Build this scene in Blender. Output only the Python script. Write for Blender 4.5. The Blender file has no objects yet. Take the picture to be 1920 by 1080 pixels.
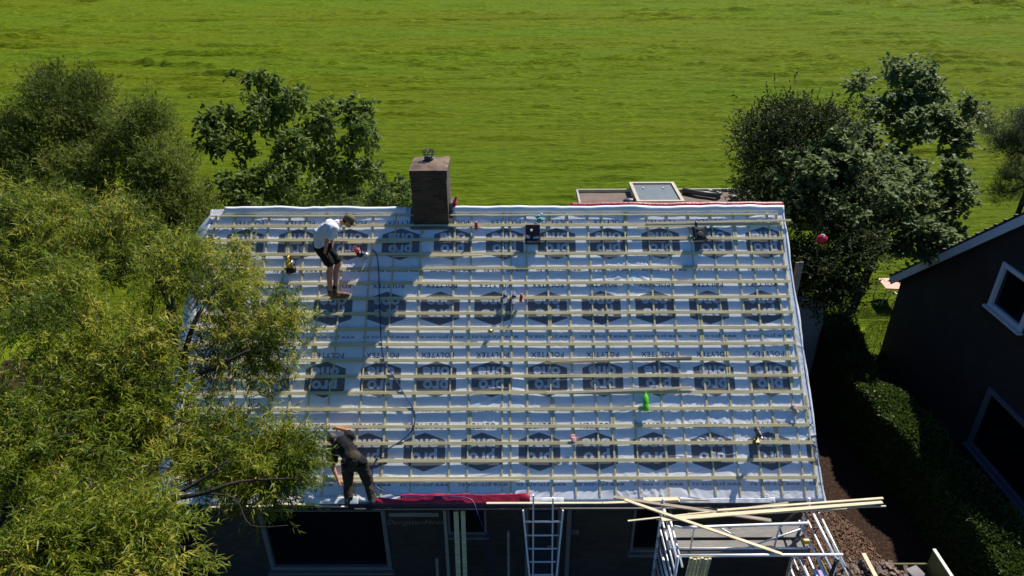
import bpy, bmesh, math, random
import numpy as np
from mathutils import Vector, Matrix, Quaternion, noise as mnoise
R = math.radians
random.seed(7)
rng = np.random.default_rng(7)
SC = bpy.context.scene
COL = SC.collection

# ------------------------------------------------------------------ camera
CAM = Vector((0.38462, -9.63332, 12.58194))
CR = Vector((0.99998519, 0.00143283, -0.00524989)).normalized()
CF = Vector((-0.00378263, 0.87656542, -0.48126787)).normalized()
CU = CR.cross(CF).normalized()
cd = bpy.data.cameras.new('camera'); co = bpy.data.objects.new('camera', cd); COL.objects.link(co)
M = Matrix.Identity(4)
for i in range(3):
    M[i][0] = CR[i]; M[i][1] = CU[i]; M[i][2] = -CF[i]; M[i][3] = CAM[i]
co.matrix_world = M
cd.sensor_width = 36; cd.lens = 36*1302.05/1920; cd.clip_end = 2000; cd.clip_start = 0.1
SC.camera = co
# ------------------------------------------------------------------ sky, sun, exposure
SUN = Vector((0.3922, 0.5484, 0.7385)).normalized()
w = bpy.data.worlds.new('World'); SC.world = w; w.use_nodes = True
nt = w.node_tree; nt.nodes.clear()
sky = nt.nodes.new('ShaderNodeTexSky'); sky.sky_type = 'NISHITA'; sky.sun_disc = False
sky.sun_elevation = R(47.6); sky.sun_rotation = R(35.6); sky.air_density = 1.0; sky.dust_density = 0.1; sky.ozone_density = 5.0
bg = nt.nodes.new('ShaderNodeBackground'); bg.inputs['Strength'].default_value = 0.052
wo = nt.nodes.new('ShaderNodeOutputWorld')
tin = nt.nodes.new('ShaderNodeMix'); tin.data_type = 'RGBA'; tin.blend_type = 'MULTIPLY'; tin.inputs[0].default_value = 1; tin.inputs[7].default_value = (.46, .82, 1.16, 1)
nt.links.new(sky.outputs[0], tin.inputs[6]); nt.links.new(tin.outputs[2], bg.inputs['Color']); nt.links.new(bg.outputs[0], wo.inputs['Surface'])
sd = bpy.data.lights.new('sun', 'SUN'); sd.energy = 5.0; sd.angle = R(0.5); sd.color = (1.0, 0.95, 0.86)
so = bpy.data.objects.new('sun', sd); COL.objects.link(so); so.rotation_mode = 'QUATERNION'
so.rotation_quaternion = SUN.to_track_quat('Z', 'Y'); so.location = (20, 25, 40)
SC.view_settings.view_transform = 'Standard'; SC.view_settings.look = 'None'
SC.view_settings.exposure = 0.58; SC.view_settings.gamma = 1.0
SC.cycles.max_bounces = 6; SC.cycles.transparent_max_bounces = 6
SC.cycles.use_denoising = True

# ------------------------------------------------------------------ helpers
PHI = 0.7358708616; ZE = 2.7; RL = 6.1045; CP, SP = math.cos(PHI), math.sin(PHI)
RN = Vector((0, -SP, CP)); RT = Vector((0, CP, SP))
def rp(x, s, h=0.0): return Vector((x, s*CP - h*SP, ZE + s*SP + h*CP))
def ray(px, py): return CF + CR*((px-960)/1302.05) - CU*((py-540)/1302.05)
def atz(px, py, z): v = ray(px, py); return CAM + v*((z-CAM.z)/v.z)
def aty(px, py, y): v = ray(px, py); return CAM + v*((y-CAM.y)/v.y)
def atd(px, py, d): return CAM + ray(px, py)*d            # d = depth along the view
def rs(px, py, h=0.0):                                     # pixel -> (x, s) on the roof
    v = ray(px, py); t = (RN.dot(Vector((0, 0, ZE))) + h - RN.dot(CAM))/RN.dot(v); P = CAM + v*t
    return P.x, (P - RN*h).y/CP

def nse(x, y, seed=0):                                     # vectorised value noise, 0..1
    x = np.asarray(x, float); y = np.asarray(y, float)
    xi = np.floor(x).astype(np.int64); yi = np.floor(y).astype(np.int64)
    fx = x-xi; fy = y-yi; fx = fx*fx*(3-2*fx); fy = fy*fy*(3-2*fy)
    def h(a, b):
        n = (a*374761393 + b*668265263 + seed*1442695041) & 0xffffffff
        n = ((n ^ (n >> 13))*1274126177) & 0xffffffff
        return ((n ^ (n >> 16)) & 0xffff)/65535.0
    return (h(xi, yi)*(1-fx)+h(xi+1, yi)*fx)*(1-fy) + (h(xi, yi+1)*(1-fx)+h(xi+1, yi+1)*fx)*fy

def link(name, me, m=None, parent=None):
    o = bpy.data.objects.new(name, me); COL.objects.link(o)
    if m is not None:
        for q in (m if isinstance(m, (list, tuple)) else [m]): me.materials.append(q)
    if parent: o.parent = parent
    return o
def tag(o, label=None, cat=None, group=None, kind=None):
    for k, v in (('label', label), ('category', cat), ('group', group), ('kind', kind)):
        if v: o[k] = v
    return o
def empty(name, loc=(0, 0, 0), label=None, cat=None, group=None, rot=None):
    o = bpy.data.objects.new(name, None); COL.objects.link(o); o.location = loc; o.empty_display_size = .1
    if rot is not None: o.rotation_euler = rot
    return tag(o, label, cat, group)
def copy_tree(o, parent=None):
    c = o.copy(); COL.objects.link(c); c.parent = parent
    for ch in list(o.children): copy_tree(ch, c)
    return c
def mesh_np(name, V, Fq, tint=None, smooth=False):
    """V (n,3), Fq (m,k) faces all k-gons"""
    V = np.asarray(V, np.float32); Fq = np.asarray(Fq, np.int32); k = Fq.shape[1]
    me = bpy.data.meshes.new(name)
    me.vertices.add(len(V)); me.vertices.foreach_set('co', V.ravel())
    me.loops.add(Fq.size); me.loops.foreach_set('vertex_index', Fq.ravel())
    me.polygons.add(len(Fq)); me.polygons.foreach_set('loop_start', np.arange(0, Fq.size, k, dtype=np.int32))
    me.polygons.foreach_set('loop_total', np.full(len(Fq), k, np.int32))
    if smooth: me.polygons.foreach_set('use_smooth', np.ones(len(Fq), bool))
    if tint is not None:
        a = me.attributes.new('tint', 'FLOAT', 'POINT'); a.data.foreach_set('value', np.asarray(tint, np.float32))
    me.update(calc_edges=True); me.validate()
    return me
class MB:
    def __init__(s): s.v = []; s.f = []
    def add(s, V, Fs):
        n = len(s.v); s.v += [Vector(p) for p in V]; s.f += [tuple(i+n for i in f) for f in Fs]; return s
    def box(s, c, size, rot=None, bev=0.0):
        x, y, z = [a/2 for a in size]
        if bev > 0:
            b = min(bev, x*.9, y*.9, z*.9); V = []; 
            for sx in (-1, 1):
                for sy in (-1, 1):
                    for sz in (-1, 1):
                        V += [Vector((sx*x, sy*(y-b), sz*(z-b))), Vector((sx*(x-b), sy*y, sz*(z-b))), Vector((sx*(x-b), sy*(y-b), sz*z))]
            def I(sx, sy, sz, k): return ((sx > 0)*4 + (sy > 0)*2 + (sz > 0))*3 + k
            Fs = []
            for a in (-1, 1):
                Fs.append([I(a, -1, -1, 0), I(a, 1, -1, 0), I(a, 1, 1, 0), I(a, -1, 1, 0)])
                Fs.append([I(-1, a, -1, 1), I(1, a, -1, 1), I(1, a, 1, 1), I(-1, a, 1, 1)])
                Fs.append([I(-1, -1, a, 2), I(1, -1, a, 2), I(1, 1, a, 2), I(-1, 1, a, 2)])
                for b2 in (-1, 1):
                    Fs.append([I(a, b2, -1, 0), I(a, b2, 1, 0), I(a, b2, 1, 1), I(a, b2, -1, 1)])
                    Fs.append([I(a, -1, b2, 0), I(a, 1, b2, 0), I(a, 1, b2, 2), I(a, -1, b2, 2)])
                    Fs.append([I(-1, a, b2, 1), I(1, a, b2, 1), I(1, a, b2, 2), I(-1, a, b2, 2)])
                    for c2 in (-1, 1): Fs.append([I(a, b2, c2, 0), I(a, b2, c2, 1), I(a, b2, c2, 2)])
        else:
            V = [Vector((sx*x, sy*y, sz*z)) for sx in (-1, 1) for sy in (-1, 1) for sz in (-1, 1)]
            Fs = [(0, 1, 3, 2), (4, 6, 7, 5), (0, 4, 5, 1), (2, 3, 7, 6), (0, 2, 6, 4), (1, 5, 7, 3)]
        if rot is not None: V = [rot @ p for p in V]
        c = Vector(c); return s.add([p+c for p in V], Fs)
    def beam(s, a, b, wd, th, up=(0, 0, 1), bev=0.0):        # box from a to b, wd across, th along up
        a = Vector(a); b = Vector(b); d = (b-a); L = d.length; d.normalize()
        u = Vector(up); u = (u - d*u.dot(d)).normalized(); r = d.cross(u)
        m = Matrix(((d.x, r.x, u.x), (d.y, r.y, u.y), (d.z, r.z, u.z)))
        return s.box((a+b)/2, (L, wd, th), m, bev)
    def tube(s, pts, r, n=8, caps=True, flat=1.0, up=None):
        pts = [Vector(p) for p in pts]; m = len(pts); rr = r if isinstance(r, (list, tuple)) else [r]*m
        V = []; pu = Vector(up) if up else None
        for i, p in enumerate(pts):
            d = (pts[min(i+1, m-1)]-pts[max(i-1, 0)]).normalized()
            if pu is None: pu = Vector((0, 0, 1)) if abs(d.z) < .9 else Vector((1, 0, 0))
            u = (pu - d*pu.dot(d)); u = u.normalized() if u.length > 1e-6 else d.orthogonal().normalized()
            pu = u; q = d.cross(u)
            for k in range(n):
                a = 2*math.pi*k/n; V.append(p + q*(math.cos(a)*rr[i]) + u*(math.sin(a)*rr[i]*flat))
        Fs = [(i*n+k, i*n+(k+1) % n, (i+1)*n+(k+1) % n, (i+1)*n+k) for i in range(m-1) for k in range(n)]
        if caps: Fs += [tuple(range(n))[::-1], tuple((m-1)*n+k for k in range(n))]
        return s.add(V, Fs)
    def sph(s, c, rad, n=12, m=8, rot=None):
        rx, ry, rz = rad if isinstance(rad, (list, tuple)) else (rad,)*3
        V = [Vector((0, 0, rz))]
        for j in range(1, m):
            t = math.pi*j/m
            for k in range(n):
                a = 2*math.pi*k/n; V.append(Vector((rx*math.sin(t)*math.cos(a), ry*math.sin(t)*math.sin(a), rz*math.cos(t))))
        V.append(Vector((0, 0, -rz))); L = len(V)-1
        Fs = [(0, 1+k, 1+(k+1) % n) for k in range(n)]
        Fs += [(1+j*n+k, 1+(j+1)*n+k, 1+(j+1)*n+(k+1) % n, 1+j*n+(k+1) % n) for j in range(m-2) for k in range(n)]
        Fs += [(L, L-n+(k+1) % n, L-n+k) for k in range(n)]
        if rot is not None: V = [rot @ p for p in V]
        return s.add([p+Vector(c) for p in V], Fs)
    def lathe(s, prof, c=(0, 0, 0), n=14, rot=None):          # prof [(r,z)..]
        V = []; 
        for r, z in prof:
            for k in range(n):
                a = 2*math.pi*k/n; V.append(Vector((r*math.cos(a), r*math.sin(a), z)))
        m = len(prof); Fs = [(i*n+k, i*n+(k+1) % n, (i+1)*n+(k+1) % n, (i+1)*n+k) for i in range(m-1) for k in range(n)]
        Fs += [tuple(range(n))[::-1], tuple((m-1)*n+k for k in range(n))]
        if rot is not None: V = [rot @ p for p in V]
        return s.add([p+Vector(c) for p in V], Fs)
    def prism(s, poly, th, M4):                              # polygon in local xy, thickness th in +z, mapped by M4
        n = len(poly); V = [M4 @ Vector((x, y, 0)) for x, y in poly]+[M4 @ Vector((x, y, th)) for x, y in poly]
        return s.add(V, [tuple(range(n))[::-1], tuple(range(n, 2*n))]+[(i, (i+1) % n, n+(i+1) % n, n+i) for i in range(n)])
    def cone(s, a, ra, b, rb, n=12):                         # round cone
        a = Vector(a); b = Vector(b); s.tube([a, b], [ra, rb], n); s.sph(a, ra, n, 8); s.sph(b, rb, n, 8); return s
    def mesh(s, name, smooth=False):
        me = bpy.data.meshes.new(name); me.from_pydata([tuple(p) for p in s.v], [], s.f)
        if smooth: me.polygons.foreach_set('use_smooth', [True]*len(me.polygons))
        bm = bmesh.new(); bm.from_mesh(me); bmesh.ops.recalc_face_normals(bm, faces=bm.faces); bm.to_mesh(me); bm.free()
        me.update(); return me
    def build(s, name, m, parent=None, smooth=False):
        return link(name, s.mesh(name, smooth), m, parent)
def sm(o, ang=40):
    me = o.data; me.polygons.foreach_set('use_smooth', [True]*len(me.polygons))
    try: me.set_sharp_from_angle(angle=R(ang))
    except Exception: pass
    return o

# ------------------------------------------------------------------ materials
def mat(name, col=(.5, .5, .5), rough=.7, spec=.5, metal=0.0, var=0.0, scale=5.0, bump=0.0, bscale=40.0, trans=0.0, stretch=(1, 1, 1), col2=None, emis=None):
    m = bpy.data.materials.new(name); m.use_nodes = True; t = m.node_tree; N = t.nodes; L = t.links
    p = N['Principled BSDF']; p.inputs['Base Color'].default_value = (*col, 1); p.inputs['Roughness'].default_value = rough
    p.inputs['Specular IOR Level'].default_value = spec; p.inputs['Metallic'].default_value = metal
    if trans: p.inputs['Transmission Weight'].default_value = trans; p.inputs['IOR'].default_value = 1.2
    tc = N.new('ShaderNodeTexCoord'); mp = N.new('ShaderNodeMapping'); mp.inputs['Scale'].default_value = stretch
    L.new(tc.outputs['Object'], mp.inputs['Vector'])
    if var or col2:
        n = N.new('ShaderNodeTexNoise'); n.inputs['Scale'].default_value = scale; n.inputs['Detail'].default_value = 6; n.inputs['Roughness'].default_value = .62
        L.new(mp.outputs[0], n.inputs['Vector'])
        r = N.new('ShaderNodeValToRGB'); r.color_ramp.elements[0].position = .3; r.color_ramp.elements[1].position = .72
        c2 = col2 or tuple(min(1, c*(1+var)) for c in col); c1 = col if col2 else tuple(c*(1-var) for c in col)
        r.color_ramp.elements[0].color = (*c1, 1); r.color_ramp.elements[1].color = (*c2, 1)
        L.new(n.outputs['Fac'], r.inputs[0]); L.new(r.outputs[0], p.inputs['Base Color'])
    if bump:
        n2 = N.new('ShaderNodeTexNoise'); n2.inputs['Scale'].default_value = bscale; n2.inputs['Detail'].default_value = 5
        L.new(mp.outputs[0], n2.inputs['Vector'])
        b = N.new('ShaderNodeBump'); b.inputs['Strength'].default_value = bump; b.inputs['Distance'].default_value = .02
        L.new(n2.outputs['Fac'], b.inputs['Height']); L.new(b.outputs[0], p.inputs['Normal'])
    return m
def nn(t, ty, **kw):
    n = t.nodes.new('ShaderNode'+ty)
    for k, v in kw.items():
        if k in n.inputs.keys(): n.inputs[k].default_value = v
        else: setattr(n, k, v)
    return n
def mth(t, op, a, b=None):
    n = t.nodes.new('ShaderNodeMath'); n.operation = op
    for i, q in enumerate((a, b)):
        if q is None: continue
        if isinstance(q, (int, float)): n.inputs[i].default_value = q
        else: t.links.new(q, n.inputs[i])
    return n.outputs[0]
def leafmat(name, dark, light, warm, trans=.45, rough=.45, spec=.3):
    m = bpy.data.materials.new(name); m.use_nodes = True; t = m.node_tree; L = t.links; t.nodes.clear()
    a = nn(t, 'Attribute', attribute_name='tint')
    r = nn(t, 'ValToRGB'); e = r.color_ramp.elements
    e[0].position = 0; e[0].color = (*dark, 1); e[1].position = .6; e[1].color = (*light, 1); k = e.new(1.0); k.color = (*warm, 1)
    L.new(a.outputs['Fac'], r.inputs[0])
    p = nn(t, 'BsdfPrincipled'); p.inputs['Roughness'].default_value = rough; p.inputs['Specular IOR Level'].default_value = spec
    L.new(r.outputs[0], p.inputs['Base Color'])
    tr = nn(t, 'BsdfTranslucent'); g = nn(t, 'Gamma'); g.inputs['Gamma'].default_value = .88
    L.new(r.outputs[0], g.inputs['Color']); L.new(g.outputs[0], tr.inputs['Color'])
    mx = nn(t, 'MixShader'); mx.inputs[0].default_value = trans
    o = nn(t, 'OutputMaterial'); L.new(p.outputs[0], mx.inputs[1]); L.new(tr.outputs[0], mx.inputs[2]); L.new(mx.outputs[0], o.inputs[0])
    return m

def brickmat(name, c1, c2, mortar, sc=1.0):
    m = bpy.data.materials.new(name); m.use_nodes = True; t = m.node_tree; L = t.links; p = t.nodes['Principled BSDF']
    g = nn(t, 'NewGeometry'); s = nn(t, 'SeparateXYZ'); L.new(g.outputs['Position'], s.inputs[0])
    x = mth(t, 'ADD', s.outputs[0], s.outputs[1]); cb = nn(t, 'CombineXYZ'); L.new(x, cb.inputs[0]); L.new(s.outputs[2], cb.inputs[1])
    b = nn(t, 'TexBrick'); b.inputs['Color1'].default_value = (*c1, 1); b.inputs['Color2'].default_value = (*c2, 1); b.inputs['Mortar'].default_value = (*mortar, 1)
    b.inputs['Scale'].default_value = sc; b.inputs['Brick Width'].default_value = .22; b.inputs['Row Height'].default_value = .0625; b.inputs['Mortar Size'].default_value = .006
    L.new(cb.outputs[0], b.inputs['Vector'])
    n = nn(t, 'TexNoise', Scale=1.6, Detail=6.0); L.new(g.outputs['Position'], n.inputs['Vector'])
    mx = nn(t, 'Mix', data_type='RGBA', blend_type='MULTIPLY'); mx.inputs[0].default_value = .7
    L.new(b.outputs['Color'], mx.inputs[6]); L.new(n.outputs['Fac'], mx.inputs[7]); L.new(mx.outputs[2], p.inputs['Base Color'])
    bu = nn(t, 'Bump', Strength=.5, Distance=.01); L.new(b.outputs['Fac'], bu.inputs['Height']); bu.invert = True
    L.new(bu.outputs[0], p.inputs['Normal']); p.inputs['Roughness'].default_value = .9
    return m

M_wood = mat('treated_pine', (.64, .56, .32), .75, .3, var=.26, scale=3, bump=.25, bscale=60, stretch=(.4, 6, 6))
M_wood2 = mat('pale_pine', (.62, .52, .34), .7, .3, var=.2, scale=3, bump=.2, bscale=60, stretch=(.5, 5, 5))
M_oldwood = mat('weathered_board', (.30, .25, .19), .8, .3, var=.3, scale=4, bump=.3, bscale=50, stretch=(.5, 5, 5))
M_black = mat('black_plastic', (.012, .012, .014), .42, .5, bump=.1, bscale=90, var=.2)
M_dgrey = mat('dark_grey_plastic', (.04, .04, .045), .5, .5, var=.2)
M_red = mat('red_plastic', (.42, .015, .03), .38, .5, var=.15, scale=8)
M_redm = mat('red_membrane', (.34, .008, .04), .5, .5, var=.25, scale=5, bump=.6, bscale=14)
M_yel = mat('yellow_plastic', (.65, .42, .02), .4, .5, var=.1)
M_alu = mat('aluminium', (.80, .80, .82), .42, .5, metal=.25, var=.1, scale=9, bump=.1, bscale=80)
M_steel = mat('steel', (.5, .5, .5), .3, .5, metal=.9, var=.15)
M_white = mat('white_paint', (.62, .63, .66), .5, .4, var=.08, scale=3)
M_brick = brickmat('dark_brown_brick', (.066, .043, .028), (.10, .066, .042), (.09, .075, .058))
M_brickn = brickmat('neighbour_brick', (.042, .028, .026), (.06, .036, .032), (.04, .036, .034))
M_brickc = brickmat('chimney_brick', (.050, .032, .020), (.115, .070, .042), (.085, .072, .056))
M_cap = mat('chimney_mortar_cap', (.055, .035, .035), .9, .3, col2=(.27, .18, .13), scale=4, bump=.6, bscale=30)
M_glass = mat('window_glass', (.006, .007, .009), .06, .6)
M_lead = mat('lead_flashing', (.10, .10, .11), .6, .4, var=.3, bump=.4, bscale=12)
M_tile = mat('roof_tile_dark', (.035, .03, .03), .6, .4, var=.3, scale=8)
M_gut = mat('gutter_zinc', (.05, .05, .052), .5, .4, var=.3)
M_skin = mat('skin', (.46, .21, .14), .55, .4, var=.1, scale=12)
M_tw = mat('white_tshirt', (.72, .73, .76), .85, .2, var=.05, scale=10, bump=.3, bscale=22)
M_tb = mat('black_tshirt', (.012, .012, .013), .85, .2, var=.2, scale=10, bump=.3, bscale=22)
M_sh = mat('black_shorts', (.011, .010, .011), .85, .2, var=.2, bump=.3, bscale=22)
M_tr = mat('brown_trousers', (.048, .037, .027), .9, .2, var=.35, scale=7, bump=.4, bscale=20)
M_boot = mat('brown_boots', (.17, .105, .06), .7, .3, var=.25, scale=14)
M_cap1 = mat('khaki_cap', (.16, .12, .055), .85, .2, var=.2, scale=14)
M_cap2 = mat('grey_cap', (.10, .09, .085), .85, .2, var=.3, scale=14)
M_hair = mat('dark_hair', (.03, .02, .012), .8, .3, var=.3, scale=30)
M_blue = mat('blue_hose', (.012, .025, .12), .4, .5, var=.2)
M_green = mat('green_bottle_plastic', (.10, .55, .02), .25, .5, var=.25, scale=9)
M_clear = mat('clear_plastic', (.85, .9, .92), .08, .5, trans=.85)
M_cyan = mat('cyan_film', (.10, .42, .50), .25, .5, trans=.3, var=.3, scale=12)
M_lab = mat('blue_label', (.01, .05, .22), .5, .4)
M_pink = mat('pink_foam', (.62, .33, .30), .8, .3, var=.12, scale=9)
M_ptop = mat('painted_tabletop', (.75, .36, .28), .6, .3, col2=(.62, .22, .17), scale=7)
M_ply = mat('olive_plywood', (.13, .13, .05), .8, .3, var=.25, scale=3)
M_purp = mat('purple_plastic', (.09, .05, .30), .5, .4, var=.2)
M_slab = mat('grey_boards', (.19, .18, .17), .85, .3, var=.25, scale=6, bump=.3, bscale=30, stretch=(1, 6, 1))
M_bitu = mat('bitumen_roofing', (.135, .10, .085), .95, .2, col2=(.20, .155, .13), scale=2.2, bump=.7, bscale=25)
M_hatch = mat('skylight_pane', (.12, .14, .15), .35, .6, var=.2, scale=4)

# membrane: pale bluish plastic film with dark printed hexagons (print laid out in the roof's own x / slope coordinates)
HEXP = 1.118; ROWS = [(5.27, 2.41), (3.82, 2.185), (2.325, 2.15), (0.895, 3.09)]
def membrane_mat(printed=True):
    m = bpy.data.materials.new('roofing_membrane' if printed else 'plain_membrane'); m.use_nodes = True; t = m.node_tree; L = t.links; p = t.nodes['Principled BSDF']
    u = nn(t, 'Attribute', attribute_name='roofuv'); s = nn(t, 'SeparateXYZ'); L.new(u.outputs['Vector'], s.inputs[0])
    base = nn(t, 'TexNoise', Scale=1.1, Detail=5.0); L.new(u.outputs['Vector'] if printed else nn(t, 'TexCoord').outputs['Object'], base.inputs['Vector'])
    r = nn(t, 'ValToRGB'); e = r.color_ramp.elements; e[0].position = .3; e[1].position = .7
    e[0].color = (.72, .75, .80, 1); e[1].color = (.88, .89, .92, 1); L.new(base.outputs['Fac'], r.inputs[0]); colr = r.outputs[0]
    if printed:
        mask = None
        for sc_, xc in ROWS:
            ax = mth(t, 'ABSOLUTE', mth(t, 'SUBTRACT', mth(t, 'MODULO', mth(t, 'ADD', mth(t, 'SUBTRACT', s.outputs[0], xc), 20.5*HEXP), HEXP), .5*HEXP))
            ay = mth(t, 'ABSOLUTE', mth(t, 'SUBTRACT', s.outputs[1], sc_))
            a = mth(t, 'LESS_THAN', ax, .405)
            b = mth(t, 'LESS_THAN', mth(t, 'ADD', ay, mth(t, 'MULTIPLY', ax, .36)), .37)
            k = mth(t, 'MULTIPLY', a, b); mask = k if mask is None else mth(t, 'MAXIMUM', mask, k)
        mx = nn(t, 'Mix', data_type='RGBA'); L.new(mask, mx.inputs[0]); L.new(colr, mx.inputs[6]); mx.inputs[7].default_value = (.155, .150, .160, 1); colr = mx.outputs[2]
    L.new(colr, p.inputs['Base Color']); p.inputs['Roughness'].default_value = .42; p.inputs['Specular IOR Level'].default_value = .45
    bn = nn(t, 'TexNoise', Scale=26.0, Detail=4.0); mp = nn(t, 'Mapping'); mp.inputs['Scale'].default_value = (.45, 1, 1)
    L.new(u.outputs['Vector'] if printed else nn(t, 'TexCoord').outputs['Object'], mp.inputs[0]); L.new(mp.outputs[0], bn.inputs['Vector'])
    bu = nn(t, 'Bump', Strength=.35, Distance=.004); L.new(bn.outputs['Fac'], bu.inputs['Height']); L.new(bu.outputs[0], p.inputs['Normal'])
    return m
M_mem = membrane_mat(True); M_memp = membrane_mat(False)
M_ink = mat('white_print', (.52, .55, .62), .5, .4); M_inkd = mat('dark_print', (.03, .045, .09), .5, .4)

# ------------------------------------------------------------------ ground and field
def ground_mat(name, field):
    m = bpy.data.materials.new(name); m.use_nodes = True; t = m.node_tree; L = t.links; p = t.nodes['Principled BSDF']
    g = nn(t, 'NewGeometry'); P = g.outputs['Position']; s = nn(t, 'SeparateXYZ'); L.new(P, s.inputs[0])
    def noise(scale, st, det=6, rough=.6):
        mp = nn(t, 'Mapping'); mp.inputs['Scale'].default_value = st; L.new(P, mp.inputs[0])
        n = nn(t, 'TexNoise', Scale=scale, Detail=det, Roughness=rough); L.new(mp.outputs[0], n.inputs['Vector']); return n.outputs['Fac']
    def ramp(f, stops):
        r = nn(t, 'ValToRGB'); e = r.color_ramp.elements
        e[0].position, e[0].color = stops[0][0], (*stops[0][1], 1); e[1].position, e[1].color = stops[-1][0], (*stops[-1][1], 1)
        for q in stops[1:-1]: k = e.new(q[0]); k.color = (*q[1], 1)
        L.new(f, r.inputs[0]); return r.outputs[0]
    fine = noise(1.0, (1.6, 7, 1), 9, .72); big = noise(.05, (.35, 1.3, 1), 4, .5)
    c1 = ramp(fine, [(.28, (.040, .068, .003)), (.45, (.097, .144, .005)), (.62, (.158, .208, .009)), (.80, (.34, .345, .035))])
    c2 = ramp(big, [(.32, (1.10, .95, .9)), (.5, (1, 1, 1)), (.70, (.86, 1.03, .9))])
    c3 = ramp(noise(1.0, (.16, 2.6, 1), 7, .75), [(.30, (.70, .76, .7)), (.5, (.98, 1, 1)), (.72, (1.28, 1.22, 1.5))])
    m0 = nn(t, 'Mix', data_type='RGBA', blend_type='MULTIPLY'); m0.inputs[0].default_value = 1; L.new(c1, m0.inputs[6]); L.new(c3, m0.inputs[7])
    mx = nn(t, 'Mix', data_type='RGBA', blend_type='MULTIPLY'); mx.inputs[0].default_value = 1; L.new(m0.outputs[2], mx.inputs[6]); L.new(c2, mx.inputs[7]); col = mx.outputs[2]
    if not field:      # soil and bark chips beside the house, lawn behind it
        soil = ramp(noise(14, (1, 1, 1), 8, .7), [(.3, (.014, .009, .006)), (.5, (.034, .021, .015)), (.7, (.085, .052, .036))])
        lawn = ramp(noise(30, (1, 1, 1), 6, .7), [(.3, (.045, .085, .008)), (.7, (.13, .20, .02))])
        nz = noise(.9, (1, 1, 1), 4)
        edge = mth(t, 'GREATER_THAN', mth(t, 'ADD', s.outputs[1], mth(t, 'MULTIPLY', nz, 2.0)), 9.8)
        m2 = nn(t, 'Mix', data_type='RGBA'); L.new(edge, m2.inputs[0]); L.new(soil, m2.inputs[6]); L.new(mx.outputs[2], m2.inputs[7]); col = m2.outputs[2]
    L.new(col, p.inputs['Base Color']); p.inputs['Roughness'].default_value = .95; p.inputs['Specular IOR Level'].default_value = .05
    h = noise(1.0, (2.2, 8, 1), 10, .75)
    bu = nn(t, 'Bump', Strength=1.0, Distance=.25 if field else .05); L.new(h, bu.inputs['Height']); L.new(bu.outputs[0], p.inputs['Normal'])
    return m
M_field = ground_mat('mown_grass', True); M_soil = ground_mat('garden_soil', False)
mb = MB(); S_ = 600
mb.add([(-S_, -S_, -.25), (S_, -S_, -.25), (S_, S_, -.25), (-S_, S_, -.25)], [(0, 1, 2, 3)])
tag(mb.build('ground', M_field), kind='structure')
mb = MB(); mb.add([(-26, -14, 0), (30, -14, 0), (30, 10.6, 0), (-26, 10.6, 0)], [(0, 1, 2, 3)])
tag(mb.build('garden_ground', M_soil), kind='structure')
def field():
    ys = [10.3]; 
    while ys[-1] < 135: ys.append(ys[-1] + .085 + max(0, ys[-1]-14)*.0042)
    ys = np.array(ys); xs = np.linspace(-1, 1, 700)
    X = xs[None, :]*(30+ys[:, None]*.86); Y = np.repeat(ys[:, None], len(xs), 1)
    def saw(period, warp, wx, seed, sharp=.13):      # cut grass lying in rows: gentle behind, steep on the near side
        Yw = Y + warp*(nse(X*wx, Y*.12, seed)-.5)+warp*.35*(nse(X*wx*4, Y*.5, seed+1)-.5); q = Yw/period; fr = q-np.floor(q); e = np.clip(fr/sharp, 0, 1)
        return e*e*(3-2*e)*(1-fr)**1.6, np.floor(q)
    s1, i1 = saw(2.7, 2.4, .045, 50); s2, i2 = saw(1.25, 2.6, .08, 60, .2); s3, i3 = saw(.62, 1.2, .2, 70, .3)
    far = np.clip((Y-40)/20, 0, 1)
    m1 = np.clip(nse(X*.17, i1*3.7, 51)*4-1.9, 0, 1)*(.35+.65*nse(X*1.1, i1*1.3, 52))*np.clip(nse(X*.02, Y*.045, 54)*2.6-.6, .12, 1); m2 = np.clip(nse(X*.36, i2*2.9, 61)*4-2.0, 0, 1)*(.3+.7*nse(X*2.1, i2*1.7, 62)); m3 = np.clip(nse(X*.5, i3*2.1, 71)*2-.9, 0, 1)
    zone = .35+.9*np.clip(nse(X*.01, Y*.07, 5)*2.4-.7, 0, 1)
    Z = s1*m1*(.45+.85*far)*zone + s2*m2*(.34+.30*far)*zone + s3*m3*(.20+.1*far) + .075*nse(X*.38, Y*3.4, 13)*(1-.5*far) + .050*nse(X*1.1, Y*7.5, 14) + .03*nse(X*.16, Y*2.0, 15) + .06*far*(1-np.abs(nse(X*.10, Y*1.3, 16)*2-1))**3 + .08*far*nse(X*.28, Y*2.4, 17) + .06*(1-np.abs(nse(X*.2, Y*2.9, 18)*2-1))**3*(1+far) - .10
    for py, dp in ((37, .5), (168, .22)):                        # two old wheel tracks running across the field
        yt = atz(960, py, 0).y; yy = Y-yt-.12*(nse(X*.15, Y*0, 90)-.5); Z = Z - dp*np.exp(-(yy/(.3 if py > 100 else .6))**2)*np.clip(nse(X*.09, Y*0, 91)*3-.7, 0, 1)
    Z[0, :] = -.2
    V = np.stack([X, Y, Z], -1).reshape(-1, 3); n = len(xs); i = np.arange(len(ys)-1)[:, None]*n + np.arange(n-1)[None, :]
    F = np.stack([i, i+1, i+n+1, i+n], -1).reshape(-1, 4)
    return link('field', mesh_np('field', V, F, smooth=True), M_field)
tag(field(), kind='structure')

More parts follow.
